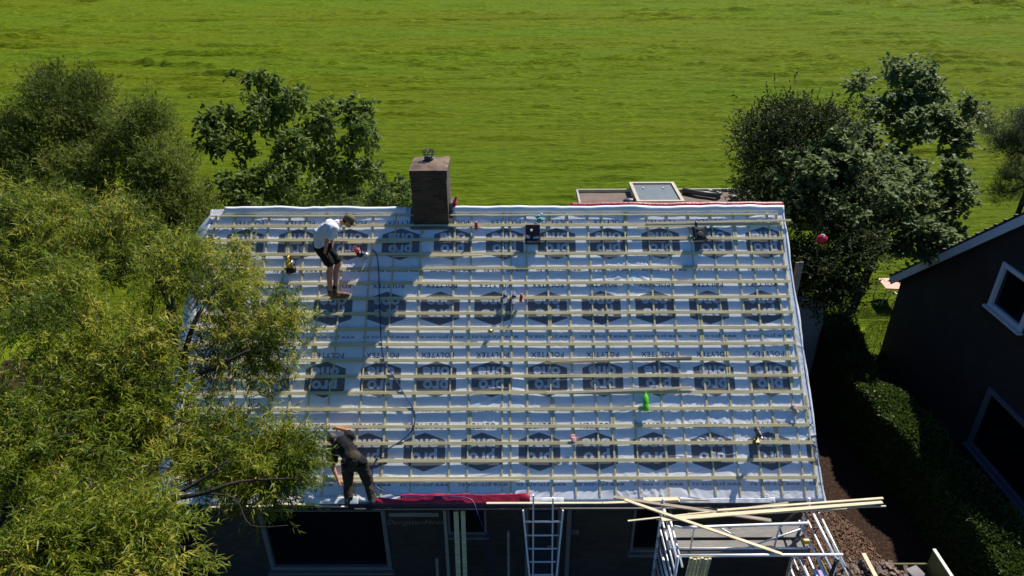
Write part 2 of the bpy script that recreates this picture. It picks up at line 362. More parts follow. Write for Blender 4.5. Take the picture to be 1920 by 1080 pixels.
# ------------------------------------------------------------------ the house
HX = 6.12; GX = 6.25
house = empty('bungalow', (0, 4.5, 0), 'brick bungalow whose roof is stripped to blue-white membrane and fresh battens', 'house')
house.location = (0, 0, 0)
YB = 2*RL*CP                                    # rear eave
def wall_with_holes(x0, x1, z0, z1, y, th, holes):
    mb = MB(); xs = sorted({x0, x1} | {h[0] for h in holes} | {h[1] for h in holes}); zs = sorted({z0, z1} | {h[2] for h in holes} | {h[3] for h in holes})
    for a, b in zip(xs, xs[1:]):
        for c, d in zip(zs, zs[1:]):
            if any(h[0] <= a and b <= h[1] and h[2] <= c and d <= h[3] for h in holes): continue
            mb.box(((a+b)/2, y+th/2, (c+d)/2), (b-a, th, d-c))
    return mb
FY = .38
HOLES = [(-4.78, -2.22, .32, 2.12), (-.98, -.2, 1.38, 2.3), (.58, 1.3, .02, 2.25), (2.75, 3.5, .85, 2.2)]
mb = wall_with_holes(-HX, HX, 0, 2.62, FY, .28, HOLES)
mb.box((0, YB-.52, 1.31), (2*HX, .28, 2.62))
for sx in (-1, 1):
    M4 = Matrix(((0, 0, 1, sx*HX-(.28 if sx > 0 else 0)), (1, 0, 0, 0), (0, 1, 0, 0), (0, 0, 0, 1)))
    mb.prism([(FY+.28, 0), (YB-.52-.14, 0), (YB-.66, 2.62), (YB-.52, 2.66), (YB/2, ZE+RL*SP-.22), (.45, 2.72), (FY+.28, 2.62)], .28, M4)
mb.build('wall', M_brick, house)
# dark rooms behind the openings
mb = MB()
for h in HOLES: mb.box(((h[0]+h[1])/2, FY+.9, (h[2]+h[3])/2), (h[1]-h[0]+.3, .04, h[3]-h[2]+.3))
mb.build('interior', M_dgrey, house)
def window(parent, h, y, fr=.075, mull=0, m=M_white, name='window'):
    x0, x1, z0, z1 = h; w_ = empty(name, ((x0+x1)/2, y, z0)); w_.parent = parent; 
    cx, W_, H_ = 0, x1-x0, z1-z0
    mb = MB(); mb.box((0, -.02, fr/2), (W_, .09, fr), bev=.006); mb.box((0, -.02, H_-fr/2), (W_, .09, fr), bev=.006)
    for s in (-1, 1): mb.box((s*(W_/2-fr/2), -.022, H_/2), (fr, .086, H_-2*fr+.002), bev=.006)
    for i in range(mull): mb.box((-W_/2+W_*(i+1)/(mull+1), -.02, H_/2), (.06, .07, H_-2*fr))
    mb.build('frame', m, w_); MB().box((0, .02, H_/2), (W_-fr, .012, H_-fr)).build('pane', M_glass, w_)
    MB().box((0, -.07, -.03), (W_+.1, .16, .05), bev=.006).build('sill', m, w_)
    return w_
M_frame = mat('grey_white_frame', (.19, .17, .15), .6, .4, var=.1)
window(house, HOLES[0], FY+.03, .09, 0, M_frame); window(house, HOLES[1], FY+.03, .05, 0, M_frame); window(house, HOLES[3], FY+.03, .05, 0, M_frame)
dr = empty('door', (.94, FY+.03, 0)); dr.parent = house
mb = MB()
for s in (-1, 1): mb.box((s*.33, 0, 1.12), (.07, .12, 2.22), bev=.006)
mb.box((0, 0, 2.2), (.59, .12, .07)); mb.build('frame', M_frame, dr)
mb = MB(); mb.box((0, .04, 1.08), (.58, .05, 2.14)); mb.box((0, .01, 1.5), (.4, .02, .9)); mb.build('door_leaf', M_dgrey, dr)
MB().tube([(.2, -.03, 1.05), (.2, -.08, 1.05), (.1, -.08, 1.05)], .012).build('handle', M_steel, dr)
MB().box((1.46, FY-.03, 1.12), (.09, .07, 2.2), bev=.006).build('door_jamb', M_frame, house)
# slatted shutter in the small window
mb = MB()
for i in range(17): mb.box((-.87+i*.037, FY-.015, 1.84), (.018, .02, .84))
mb.build('shutter', M_black, house)
# roof: deck, membrane with its print, counter battens, battens
roof = MB()
def slab(mb, x0, x1, s0, s1, h0, h1, back=False):
    V = []
    for h in (h0, h1):
        for x, s in ((x0, s0), (x1, s0), (x1, s1), (x0, s1)):
            q = rp(x, s, h); V.append(Vector((q.x, YB-q.y, q.z)) if back else q)
    mb.add(V, [(0, 3, 2, 1), (4, 5, 6, 7), (0, 1, 5, 4), (1, 2, 6, 5), (2, 3, 7, 6), (3, 0, 4, 7)])
slab(roof, -GX+.03, GX-.03, 0.02, RL-.12, -.16, -.03); slab(roof, -GX+.03, GX-.03, 0.02, RL-.12, -.16, -.03, True)
roof = roof.build('roof', M_oldwood, house)

def Hm(x, s):                                   # wrinkles of the membrane, metres above the roof plane
    x = np.asarray(x, float); s = np.asarray(s, float)
    big = nse(x*.7, s*.9, 31)
    a = np.clip(big*1.8-.55, .08, 1)
    d = nse(x*.9, s*.6, 35)
    ang = (d-.5)*1.9
    u = x*np.sin(ang)+s*np.cos(ang); v = x*np.cos(ang)-s*np.sin(ang)
    f3 = 1-np.abs(nse(v*1.3+4, u*6.5, 37)*2-1); f1 = 1-np.abs(nse(v*2.2, u*13, 32)*2-1); f2 = 1-np.abs(nse(v*4.1+9, u*27, 33)*2-1)
    low = np.clip(1-s/.45, 0, 1)
    h = .0090*f1**3*a + .0042*f2**2*a + .010*f3**4*np.clip(big*2-.8, 0, 1) + .006*(nse(x*1.6, s*1.6, 34)-.5)
    h += low*(.018*f1**2*nse(x*1.9, s*3, 36)) 
    return np.minimum(h-.007, .011)
def membrane():
    xs = np.arange(-GX-.02, GX+.021, .026); ss = np.concatenate([np.arange(-.05, RL-.02, .0165), [RL+.01]])
    X, S = np.meshgrid(xs, ss); H = Hm(X, S); edge = .03*(nse(xs*2.2, xs*0, 41)-.5)
    S2 = S.copy(); S2[0] += edge*2
    H = H - np.clip(-S, 0, 1)**1.0*.5
    V = np.stack([X, S2*CP-H*SP, ZE+S2*SP+H*CP], -1).reshape(-1, 3); n = len(xs)
    i = np.arange(len(ss)-1)[:, None]*n + np.arange(n-1)[None, :]
    F = np.stack([i, i+1, i+n+1, i+n], -1).reshape(-1, 4)
    me = mesh_np('membrane', V, F, smooth=True)
    uv = np.stack([X, S, X*0], -1).reshape(-1, 3).astype(np.float32)
    at = me.attributes.new('roofuv', 'FLOAT_VECTOR', 'POINT'); at.data.foreach_set('vector', uv.ravel())
    return me
def text_bm(txt, size, shear=0.0, bold=0.0, width=1.0, font=None):
    cu = bpy.data.curves.new('t', 'FONT'); cu.body = txt; cu.size = size; cu.align_x = 'CENTER'; cu.align_y = 'CENTER'; cu.resolution_u = 2
    cu.shear = shear; cu.offset = bold; cu.space_character = width; cu.fill_mode = 'FRONT'
    o = bpy.data.objects.new('t', cu); COL.objects.link(o); dg = bpy.context.evaluated_depsgraph_get(); dg.update()
    me = bpy.data.meshes.new_from_object(o.evaluated_get(dg)); bpy.data.objects.remove(o); bpy.data.curves.remove(cu)
    bm = bmesh.new(); bm.from_mesh(me); bpy.data.meshes.remove(me); return bm
def cut_grid(bm, st):
    for ax in (0, 1):
        lo = min(v.co[ax] for v in bm.verts); hi = max(v.co[ax] for v in bm.verts); k = math.ceil(lo/st)
        while k*st < hi:
            no = Vector((0, 0, 0)); no[ax] = 1; c = Vector((0, 0, 0)); c[ax] = k*st
            bmesh.ops.bisect_plane(bm, geom=bm.verts[:]+bm.edges[:]+bm.faces[:], plane_co=c, plane_no=no); k += 1
    bmesh.ops.triangulate(bm, faces=bm.faces)
    V = np.array([v.co[:] for v in bm.verts]); F = np.array([[v.index for v in f.verts] for f in bm.faces]); bm.free(); return V, F
GL = {}
def glyph(txt, size, bold=0, width=1.0, wide=1.0):
    k = (txt, size)
    if k not in GL:
        bm = text_bm(txt, size, bold=bold, width=width); bm.verts.index_update()
        for v in bm.verts: v.co.x *= wide
        V, F = cut_grid(bm, .035); 
        if np.cross((V[F[0, 1]]-V[F[0, 0]])[:2], (V[F[0, 2]]-V[F[0, 0]])[:2]) < 0: F = F[:, ::-1]
        GL[k] = (V, F)
    return GL[k]
PV = {0: [], 1: []}; PF = {0: [], 1: []}; PN = {0: 0, 1: 0}
def stamp(txt, size, x, s, ink, **kw):
    V, F = glyph(txt, size, **kw); xx = x-V[:, 0]; ss = s-V[:, 1]                  # printed upside down as seen from the eave
    k = (np.abs(xx) < GX+.01); 
    H = Hm(xx, ss)+.0022
    P = np.stack([xx, ss*CP-H*SP, ZE+ss*SP+H*CP], -1); ok = k[F].all(1); PV[ink].append(P); PF[ink].append(F[ok]+PN[ink]); PN[ink] += len(P)
for sc_, xc in ROWS:
    for k in range(-8, 8):
        x = xc+k*HEXP
        if abs(x) > GX+.5: continue
        stamp('pro', .34, x-.005, sc_-.125, 0, bold=.012, wide=1.05); stamp('one', .34, x, sc_+.145, 0, bold=.012, wide=1.05)
        stamp('POLYTEX', .148, x+.02, sc_+.505, 1, bold=.001, width=1.12, wide=.98)
        stamp('www.pro-one.eu', .115, x+.03, sc_-.625, 1, width=1.15, wide=1.05)
mem = link('membrane', membrane(), M_mem, roof)
for ink, mm, nm in ((0, M_ink, 'logo_lettering'), (1, M_inkd, 'small_lettering')):
    link(nm, mesh_np(nm, np.concatenate(PV[ink]), np.concatenate(PF[ink])), mm, roof)
# back slope membrane, plain
mb = MB(); slab(mb, -GX, GX, -.1, RL-.03, -.028, 0, True); mb.build('membrane', M_memp, roof)
CBT, BT = .013, .025
cbx = [-6.1, -5.7, -5.3, -4.95, -4.52, -4.12, -3.7, -3.3, -2.7, -2.2, -1.62, -.9, -.55, .13, .30, .65, 1.1, 1.55, 2.0, 2.3, 2.76, 3.29, 3.70, 4.19, 4.67, 5.12, 5.47, 5.89, 6.12]
for x in cbx:
    mb = MB(); s = .05; 
    while s < RL-.25:                                        # short lengths, slightly out of line
        e = min(s+random.uniform(.9, 2.4), RL-.12); xo = x+random.uniform(-.02, .02)
        a = rp(xo, s, CBT/2); b = rp(xo+random.uniform(-.012, .012), e-.004, CBT/2); mb.beam(a, b, random.choice([.026, .03, .036]), CBT, RN)
        if random.random() < .22:
            s3 = random.uniform(s, e-.3); mb.beam(rp(xo+.045, s3, CBT/2), rp(xo+.048, min(e, s3+random.uniform(.3, .9)), CBT/2), .034, CBT, RN)
        s = e
    mb.build('counter_batten', M_wood, roof)
for i in range(18):
    s = .3917+.33135*i if i < 17 else 5.93; mb = MB(); x = -6.2-random.uniform(0, .08); xe = 6.13+random.uniform(-.03, .05)
    while x < xe-.05:
        e = min(xe, x+random.uniform(2.6, 4.4)); 
        if xe-e < .8: e = xe
        o1, o2 = random.uniform(-.007, .007), random.uniform(-.007, .007)
        mb.beam(rp(x, s+o1, CBT+BT/2+.001), rp(e-.003, s+o2, CBT+BT/2+.001), .064 if i < 17 else .03, BT, RN, .002); x = e
    mb.build('batten', M_wood, roof)
# ridge: bulging fold of membrane over the ridge board, red underlay edge beyond it on the right
def wavy_strip(name, pts, wfun, m, parent, th=.006, nseg=4):
    """strip along pts; wfun(i, t, j) gives offset vector for cross position j in 0..1"""
    V = []; n = len(pts)
    for i, p in enumerate(pts):
        for j in range(nseg+1): V.append(p+wfun(i/(n-1), j/nseg))
    F = [(i*(nseg+1)+j, i*(nseg+1)+j+1, (i+1)*(nseg+1)+j+1, (i+1)*(nseg+1)+j) for i in range(n-1) for j in range(nseg)]
    me = mesh_np(name, [tuple(v) for v in V], F, smooth=True); o = link(name, me, m, parent)
    md = o.modifiers.new('s', 'SOLIDIFY'); md.thickness = th; return o
def nz1(x, k=0): return mnoise.noise(Vector((x, k*7.3, .5)))
def ridge_roll(x0, x1, m, name, up, back, amp):
    n = int((x1-x0)/.06); pts = [Vector((x0+(x1-x0)*i/n, YB/2, ZE+RL*SP)) for i in range(n+1)]
    def wf(t, j):
        x = x0+(x1-x0)*t; a = math.pi*j; hgt = up*(1+amp*nz1(x*1.1, 1)+.5*amp*nz1(x*4, 2))
        return Vector((0, -math.cos(a)*.075+back+.02*nz1(x*2, 3), math.sin(a)*hgt-.07*abs(math.cos(a))))
    return wavy_strip(name, pts, wf, m, roof, .004, 8)
ridge_roll(-5.95, -1.95, M_memp, 'ridge_fold', .055, .0, .8)
ridge_roll(-.98, 6.27, M_memp, 'ridge_fold', .05, .0, .6)
ridge_roll(1.62, 6.29, M_redm, 'red_underlay_edge', .075, .12, .3)
# loose membrane over the right verge and the left verge
def verge(sx, name):
    n = 90; pts = [rp(sx*(GX-.02), -.1+(RL+.1)*i/n, .004) for i in range(n+1)]
    def wf(t, j):
        wv = nz1(t*9, 5+sx); wv2 = nz1(t*26, 8+sx)
        out = (.06+.05*wv)*math.sin(min(j*1.6, 1)*math.pi/2)+.012*wv2*j
        return Vector((sx*out, 0, .018*wv2*j-.20*j*j*(1+.5*wv)-.02*j))
    return wavy_strip(name, pts, wf, M_memp, roof, .003, 6)
verge(1, 'verge_flap')
def wfl(t, j):
    wv = nz1(t*8, 3); k = (t-.93)/.07 if t > .93 else 0
    return Vector((-(.36+.06*wv)*j*(1-.95*k*k), -.0, -.18*j*j*(1+wv*.5)-.02*j))
wavy_strip('verge_flap', [rp(-GX+.02, -.1+(RL+.1)*i/90, .004) for i in range(91)], wfl, M_memp, roof, .003, 6)
for sx in (-1, 1):
    mb = MB(); mb.beam(rp(sx*(GX-.0), .02, -.14), rp(sx*(GX-.0), RL-.02, -.14), .03, .2, RN)
    a = rp(sx*GX, .02, -.14); b = rp(sx*GX, RL-.02, -.14); a.y = YB-a.y; b.y = YB-b.y; mb.beam(a, b, .03, .2, Vector((0, SP, CP))); mb.build('bargeboard', M_oldwood, roof)
# chimney
ch = empty('chimney', (-1.40, 4.65, 0)); ch.parent = house; ch.location = (0, 0, 0)
def taper(mb, x0, x1, y0, y1, z0, z1, g=0.0):
    mb.add([(x0, y0, z0), (x1, y0, z0), (x1, y1, z0), (x0, y1, z0), (x0-g, y0-g, z1), (x1+g, y0-g, z1), (x1+g, y1+g, z1), (x0-g, y1+g, z1)],
           [(0, 3, 2, 1), (4, 5, 6, 7), (0, 1, 5, 4), (1, 2, 6, 5), (2, 3, 7, 6), (3, 0, 4, 7)])
mb = MB(); taper(mb, -1.785, -1.035, 4.205, 5.06, 5.6, 7.60); taper(mb, -1.80, -1.02, 4.19, 5.075, 7.60, 7.78, .004); mb.build('stack', M_brickc, ch)
mb = MB(); n = 9
V = []; 
for j in range(n+1):
    for i in range(n+1):
        u, v = i/n, j/n; e = min(u, 1-u, v, 1-v); V.append((-1.81+.80*u, 4.18+.905*v, 7.786+.06*min(1, e*4)+.012*mnoise.noise(Vector((u*5, v*5, 1)))))
mb.add(V, [(j*(n+1)+i, j*(n+1)+i+1, (j+1)*(n+1)+i+1, (j+1)*(n+1)+i) for j in range(n) for i in range(n)]); mb.build('cap', M_cap, ch, True)
mb = MB(); mb.lathe([(.10, 0), (.10, .07), (.085, .08), (.085, .11), (.06, .115)], (-1.44, 4.70, 7.83), 16)
for k in range(8):
    a = 2*math.pi*k/8; c, s_ = math.cos(a), math.sin(a)
    mb.tube([(-1.44+c*.08, 4.70+s_*.08, 7.93), (-1.44+c*.125, 4.70+s_*.125, 7.99), (-1.44+c*.09, 4.70+s_*.09, 8.06), (-1.44, 4.70, 8.08)], .009, 5)
mb.tube([(-1.44+.128*math.cos(2*math.pi*k/16), 4.70+.128*math.sin(2*math.pi*k/16), 8.0) for k in range(17)], .008, 5, False)
mb.build('cowl', M_gut, ch)
mb = MB(); mb.beam(rp(-1.41, 5.60, .02), rp(-1.41, 5.66, .06), .84, .012, RN)
for sx in (-1.83, -.99): mb.beam(rp(sx, 5.62, .012), rp(sx, RL+.02, .03), .09, .012, RN)
mb.box((-1.83, 4.62, 6.80), (.05, .32, .22)); mb.box((-.985, 4.62, 6.82), (.04, .30, .26)); mb.build('flashing', M_lead, ch)
mb = MB(); mb.sph((-.93, 4.62, 6.86), (.07, .12, .10), 10, 7, Matrix.Rotation(.4, 3, 'Y')); mb.sph((-.90, 4.56, 6.97), (.03, .05, .12), 8, 6, Matrix.Rotation(.3, 3, 'Y')); mb.build('red_underlay_scrap', M_redm, ch, True)
# eave: gutter, fascia, red strip
mb = MB(); pts = 9
prof = [(-.075*math.cos(math.pi*k/8), -.075*math.sin(math.pi*k/8)) for k in range(9)]
V = []; 
for x in (-6.35, 6.30):
    for a, b in prof: V.append((x, -.12+a, 2.66+b))
    for a, b in prof[::-1]: V.append((x, -.12+a*.93, 2.662+b*.93))
k = 18; mb.add(V, [(i, (i+1) % k, k+(i+1) % k, k+i) for i in range(k)]); mb.build('gutter', M_gut, house)
MB().box((0, .015, 2.58), (12.44, .03, .2)).build('fascia', M_oldwood, house)
MB().box((0, .20, 2.50), (12.3, .34, .02)).build('soffit', M_dgrey, house)
n = 70
def wr(x0, x1, m, name, amp, s1, seed):
    pts = [Vector((x0+(x1-x0)*i/n, 0, 0)) for i in range(n+1)]
    def wf(t, j):
        x = x0+(x1-x0)*t; a = nz1(x*2.6, seed); b = nz1(x*8, seed+1); s = -.07+(s1+.07+.03*a)*j
        return rp(0, s, .022+amp*max(0, a)*math.sin(j*math.pi)+.012*b)
    return wavy_strip(name, pts, wf, m, roof, .003, 10)
wr(-1.80, .66, M_redm, 'red_underlay_strip', .13, .115, 3)
wr(-2.35, -1.75, M_redm, 'red_underlay_strip', .02, .03, 5)
wr(3.5, 5.3, M_memp, 'membrane_tail', .02, .02, 9); wr(-6.1, -4.4, M_memp, 'membrane_tail', .09, .12, 12); wr(-4.3, -2.6, M_memp, 'membrane_tail', .05, .06, 15); wr(.6, 1.3, M_memp, 'membrane_tail', .03, .03, 18)
# house number and the name on the wall
np_ = MB(); np_.box((1.57, FY-.012, 1.42), (.20, .018, .12), bev=.004); npo = np_.build('number_plate', M_frame, house)
def flat_text(txt, size, loc, m, parent, shear=0, name='lettering', bold=0, th=.004):
    bm = text_bm(txt, size, shear, bold); 
    M4 = Matrix.Translation(loc) @ Matrix.Rotation(R(90), 4, 'X')
    bmesh.ops.transform(bm, matrix=M4, verts=bm.verts); me = bpy.data.meshes.new(name); bm.to_mesh(me); bm.free(); return link(name, me, m, parent)
flat_text('57', .12, (1.57, FY-.0245, 1.42), M_black, npo, name='digits', bold=.003)
flat_text('Dongsten', .19, (-1.86, FY-.006, 1.70), M_oldwood, house, .45, 'wall_lettering', bold=-.002); flat_text('Hoes', .19, (-1.28, FY-.006, 1.70), M_oldwood, house, .45, 'wall_lettering', bold=-.002)
MB().box((-1.65, FY-.012, 1.93), (1.0, .03, .10)).build('wall_ledge', M_oldwood, house)

# ------------------------------------------------------------------ trees and plants
LEAF = {'lance': (np.array([[0, 0, 0], [.35, .5, .10], [1, 0, -.12], [.35, -.5, .10]]), [[0, 1, 2, 3]]),
        'broad': (np.array([[0, 0, 0], [.3, .48, .08], [.75, .42, .04], [1.05, 0, -.12], [.75, -.42, .04], [.3, -.48, .08]]), [[0, 1, 2, 3], [0, 3, 4, 5]]),
        'needle': (np.array([[0, 0, 0], [.5, .5, 0], [1, 0, 0], [.5, -.5, 0]]), [[0, 1, 2, 3]])}
def unit(a): return a/np.maximum(np.linalg.norm(a, axis=-1, keepdims=True), 1e-9)
def leaves(P, D, L, W, tint, kind='lance', up=.6):
    """one leaf per point P along D"""
    n = len(P); rnd = rng.normal(size=(n, 3)); rnd[:, 2] += up*2
    Y = unit(np.cross(rnd, D)); Z = np.cross(D, Y); T, F = LEAF[kind]
    V = P[:, None, :] + D[:, None, :]*(T[None, :, 0:1]*L[:, None, None]) + Y[:, None, :]*(T[None, :, 1:2]*W[:, None, None]) + Z[:, None, :]*(T[None, :, 2:3]*L[:, None, None])
    k = len(T); Fq = (np.array(F)[None] + (np.arange(n)*k)[:, None, None]).reshape(-1, 4)
    return V.reshape(-1, 3), Fq, np.repeat(tint, k)
def clumps_in(lobes, per):
    """lobes: (centre, radii, weight) -> clump centres near the outside of each lobe, with outward directions"""
    C, D, Rr = [], [], []
    for c, r, wgt in lobes:
        c = np.array(c, float); r = np.array(r, float); m = max(3, int(per*wgt))
        d = unit(rng.normal(size=(m, 3))); rad = rng.uniform(.25, 1.0, size=(m, 1))**.55
        C.append(c + d*r*rad); D.append(unit(d*r)); Rr.append(np.full(m, float(np.mean(r))))
    return np.concatenate(C), np.concatenate(D), np.concatenate(Rr)
def foliage(lobes, per, sprays, nleaf, L, W, kind='lance', flat=.6, droop=.3, out=.8, csize=.35, spray_len=.45, tint_mu=.4, tint_sd=.16, upf=.35, seed=1, keep=None):
    global rng; rng = np.random.default_rng(seed)
    C, D, Rr = clumps_in(lobes, per)
    if keep is not None:
        k = keep(C); C, D, Rr = C[k], D[k], Rr[k]
    nc = len(C); ct = rng.normal(tint_mu, tint_sd, nc)
    idx = np.repeat(np.arange(nc), sprays)
    off = rng.normal(size=(len(idx), 3))*csize*.5
    P0 = C[idx] + off
    d = unit(D[idx]*out + np.array([0, 0, upf]) + rng.normal(size=(len(idx), 3))*.55 + unit(off)*.5)
    j = np.tile(np.arange(nleaf), len(idx)); si = np.repeat(np.arange(len(idx)), nleaf)
    t = (j+.5)/nleaf*spray_len*rng.uniform(.6, 1.25, len(idx))[si]
    P = P0[si] + d[si]*t[:, None] + np.array([0, 0, -1.])*(droop*t**2/spray_len)[:, None]
    dirl = unit(d[si]*.75 + unit(rng.normal(size=(len(si), 3)))*.8 + np.array([0, 0, -droop])*.8)
    ll = L*rng.uniform(.6, 1.25, len(si)); ww = W*rng.uniform(.7, 1.2, len(si))
    tint = np.clip(ct[idx][si] + rng.normal(0, .13, len(si)) + .12*(t/spray_len), 0, 1)
    V, F, T = leaves(P, dirl, ll, ww, tint, kind, flat)
    return V, F, T, C, P0, d
def limbs(base, top, C, r0, rmin=.012, twigs=None, bend=.12, max_t=900, sides=6):
    """trunk from base to top, forking to every clump centre"""
    mb = MB(); base = Vector(base); top = Vector(top); n = 6; rnd = random.Random(5)
    pts = []; 
    for i in range(n+1):
        t = i/n; q = base.lerp(top, t); q.x += bend*math.sin(t*3.1)+.03*rnd.uniform(-1, 1); q.y += bend*.6*math.sin(t*4.3); pts.append(q)
    mb.tube(pts, [r0*(1.25-.55*i/n) for i in range(n+1)], 10)
    nodes = [(p, r0*(1.25-.55*i/n)) for i, p in enumerate(pts)][n//2:]
    nodes_p = np.array([tuple(p) for p, r in nodes]); nodes_r = [r for p, r in nodes]; nodes_d = [0.0]*len(nodes)
    tp = np.array(tuple(top)); C = C[np.argsort(np.linalg.norm(C-tp, axis=1))]
    for c in C:
        dd = np.linalg.norm(nodes_p-c, axis=1) + .35*np.array(nodes_d); k = int(np.argmin(dd)); a = Vector(nodes_p[k]); b = Vector(c)
        L = (b-a).length
        if L < .05: continue
        r1 = max(rmin, min(nodes_r[k]*.72, r0*.5)); mid = a.lerp(b, .5) + Vector((rnd.uniform(-1, 1), rnd.uniform(-1, 1), rnd.uniform(-.2, 1)))*L*.12
        r2 = max(rmin*.7, r1*.62); mb.tube([a, mid, b], [r1, (r1+r2)/2, r2], sides if r1 > .03 else 4, False)
        nodes_p = np.vstack([nodes_p, tuple(mid), c]); nodes_r += [(r1+r2)/2, r2]; nodes_d += [nodes_d[k]+L*.5, nodes_d[k]+L]
    if twigs is not None:
        P0, d, sl = twigs
        for i in range(0, len(P0), max(1, len(P0)//max_t)):
            a = Vector(P0[i]); dv = Vector(d[i]); mb.tube([a-dv*sl*.35, a+dv*sl*.4, a+dv*sl*.95+Vector((0, 0, -.12*sl))], [.006, .005, .003], 3, False)
    return mb
M_bark = mat('bark', (.055, .045, .036), .9, .2, var=.35, scale=6, bump=.6, bscale=30)
M_bark2 = mat('dark_bark', (.03, .025, .02), .9, .2, var=.35, scale=6, bump=.6, bscale=30)
M_willow = leafmat('willow_leaves', (.036, .070, .008), (.165, .225, .014), (.42, .38, .05), .52, .45, .25)
M_fig = leafmat('broad_leaves', (.035, .065, .012), (.095, .150, .022), (.18, .24, .05), .42, .5, .2)
M_tam = leafmat('feathery_leaves', (.038, .055, .008), (.105, .150, .018), (.20, .20, .04), .42, .6, .15)
M_maple = leafmat('maple_leaves', (.050, .082, .026), (.135, .185, .060), (.18, .24, .07), .40, .55, .14)
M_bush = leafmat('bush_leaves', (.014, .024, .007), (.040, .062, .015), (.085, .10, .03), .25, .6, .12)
M_hedge = leafmat('hedge_leaves', (.022, .045, .008), (.055, .095, .012), (.10, .15, .02), .3, .5)
M_pine = leafmat('pine_needles', (.022, .040, .016), (.050, .075, .025), (.11, .11, .04), .2, .5)
def smooth_path(p, k=5):
    out = []
    for i in range(len(p)-1):
        a, b_, c, d = p[max(i-1, 0)], p[i], p[i+1], p[min(i+2, len(p)-1)]
        for j in range(k):
            t = j/k; out.append(.5*((2*b_)+(c-a)*t+(2*a-5*b_+4*c-d)*t*t+(3*b_-a-3*c+d)*t**3))
    return out+[p[-1]]
def tree(name, label, cat, base, top, lobes, per, sprays, nleaf, L, W, m, bark, r0, group=None, extra=None, twigs=True, tw_n=900, bend=.12, rmin=.012, **kw):
    V, F, T, C, P0, d = foliage(lobes, per, sprays, nleaf, L, W, **kw)
    t = empty(name, base, label, cat, group); t.location = (0, 0, 0)
    link('crown', mesh_np('crown', V, F, T), m, t)
    if r0:
        tm = limbs(base, top, C, r0, rmin, (P0, d, kw.get('spray_len', .45)) if twigs else None, bend, tw_n)
        for pth, ra, rb in (extra or []): tm.tube(smooth_path([atd(*q) for q in pth], 4), [ra+(rb-ra)*i/(4*(len(pth)-1)) for i in range(4*(len(pth)-1)+1)], 8)
        tm.build('trunk', bark, t, True)
    return t
def lobe(px, py, dep, rx, ry, rz, wgt=1.0): p = atd(px, py, dep); return ((p.x, p.y, p.z), (rx, ry, rz), wgt)

# big willow in front of the left half of the roof
def px_of(C):
    v = C - np.array(CAM); f = v@np.array(CF); return 960+1302.05*(v@np.array(CR))/f, 540-1302.05*(v@np.array(CU))/f
def willow_keep(C):
    x, y = px_of(C); r_ = np.random.default_rng(2)
    xm = np.interp(y, [300, 355, 400, 425, 470, 540, 600, 655, 680, 700, 770, 790, 850, 920, 935, 1080], [60, 215, 250, 395, 435, 520, 555, 560, 480, 345, 350, 520, 560, 545, 385, 380])
    n3 = nse(C[:, 0]*1.1+C[:, 2]*.9, C[:, 1]*1.0+C[:, 2]*1.3, 77); n4 = nse(C[:, 0]*2.3+3, C[:, 2]*2.3-C[:, 1], 78)
    hole = (n3*.65+n4*.35) < np.where(x < 380, .43, .34)
    hole |= (np.abs(x-352) < 28) & (y > 560) & (y < 745); hole |= (x > 285) & (x < 420) & (y > 885) & (y < 955); hole |= (x > 120) & (x < 235) & (y > 830) & (y < 900)
    return ((x < xm) & ~hole) | ((r_.random(len(x)) < .03) & (x < 560))
WL = [lobe(300, 505, 11.6, .85, .9, .45, 1.1), lobe(400, 525, 11.6, .6, .8, .4, .9), lobe(200, 530, 11.2, .8, .9, .5, 1.0), lobe(480, 590, 11.8, .6, .7, .4, .9), lobe(530, 635, 11.7, .45, .5, .3, .6), lobe(440, 640, 11.4, .5, .6, .3, .6),
      lobe(340, 600, 11.2, .6, .7, .4, .5), lobe(120, 610, 10.4, .8, .8, .6, 1.0), lobe(230, 640, 10.4, .7, .8, .4, .7), lobe(40, 520, 11.5, .9, .9, .5, 1.0), lobe(100, 425, 12.4, .9, .9, .45, 1.1), lobe(10, 420, 12.6, .8, .8, .5, .7), lobe(200, 420, 12.6, .4, .6, .35, .4),
      lobe(40, 690, 9.6, .7, .8, .5, .9), lobe(110, 770, 9.6, .7, .8, .45, .9), lobe(240, 760, 10.0, .7, .7, .4, .8), lobe(330, 800, 10.4, .65, .7, .35, .8), lobe(430, 850, 10.6, .6, .6, .35, .9), lobe(510, 870, 10.6, .5, .5, .3, .8), lobe(545, 830, 10.8, .25, .3, .2, .3), lobe(500, 910, 10.6, .5, .5, .2, .6),
      lobe(30, 860, 8.8, .6, .7, .5, .9), lobe(150, 880, 8.9, .5, .6, .35, .5), lobe(250, 900, 9.3, .5, .5, .3, .4), lobe(350, 930, 9.4, .4, .45, .25, .4), lobe(60, 1010, 8.0, .7, .7, .35, .9), lobe(200, 1030, 8.0, .6, .6, .3, .8), lobe(320, 1000, 8.4, .4, .5, .25, .5), lobe(350, 1055, 8.0, .3, .4, .2, .4),
      lobe(450, 985, 8.9, .12, .15, .05, .10), lobe(540, 985, 9.2, .16, .1, .04, .10), lobe(440, 1010, 8.8, .12, .15, .05, .10), lobe(455, 700, 11.2, .16, .15, .10, .12), lobe(510, 790, 11.0, .14, .15, .12, .12), lobe(470, 720, 11.2, .1, .15, .10, .10)]
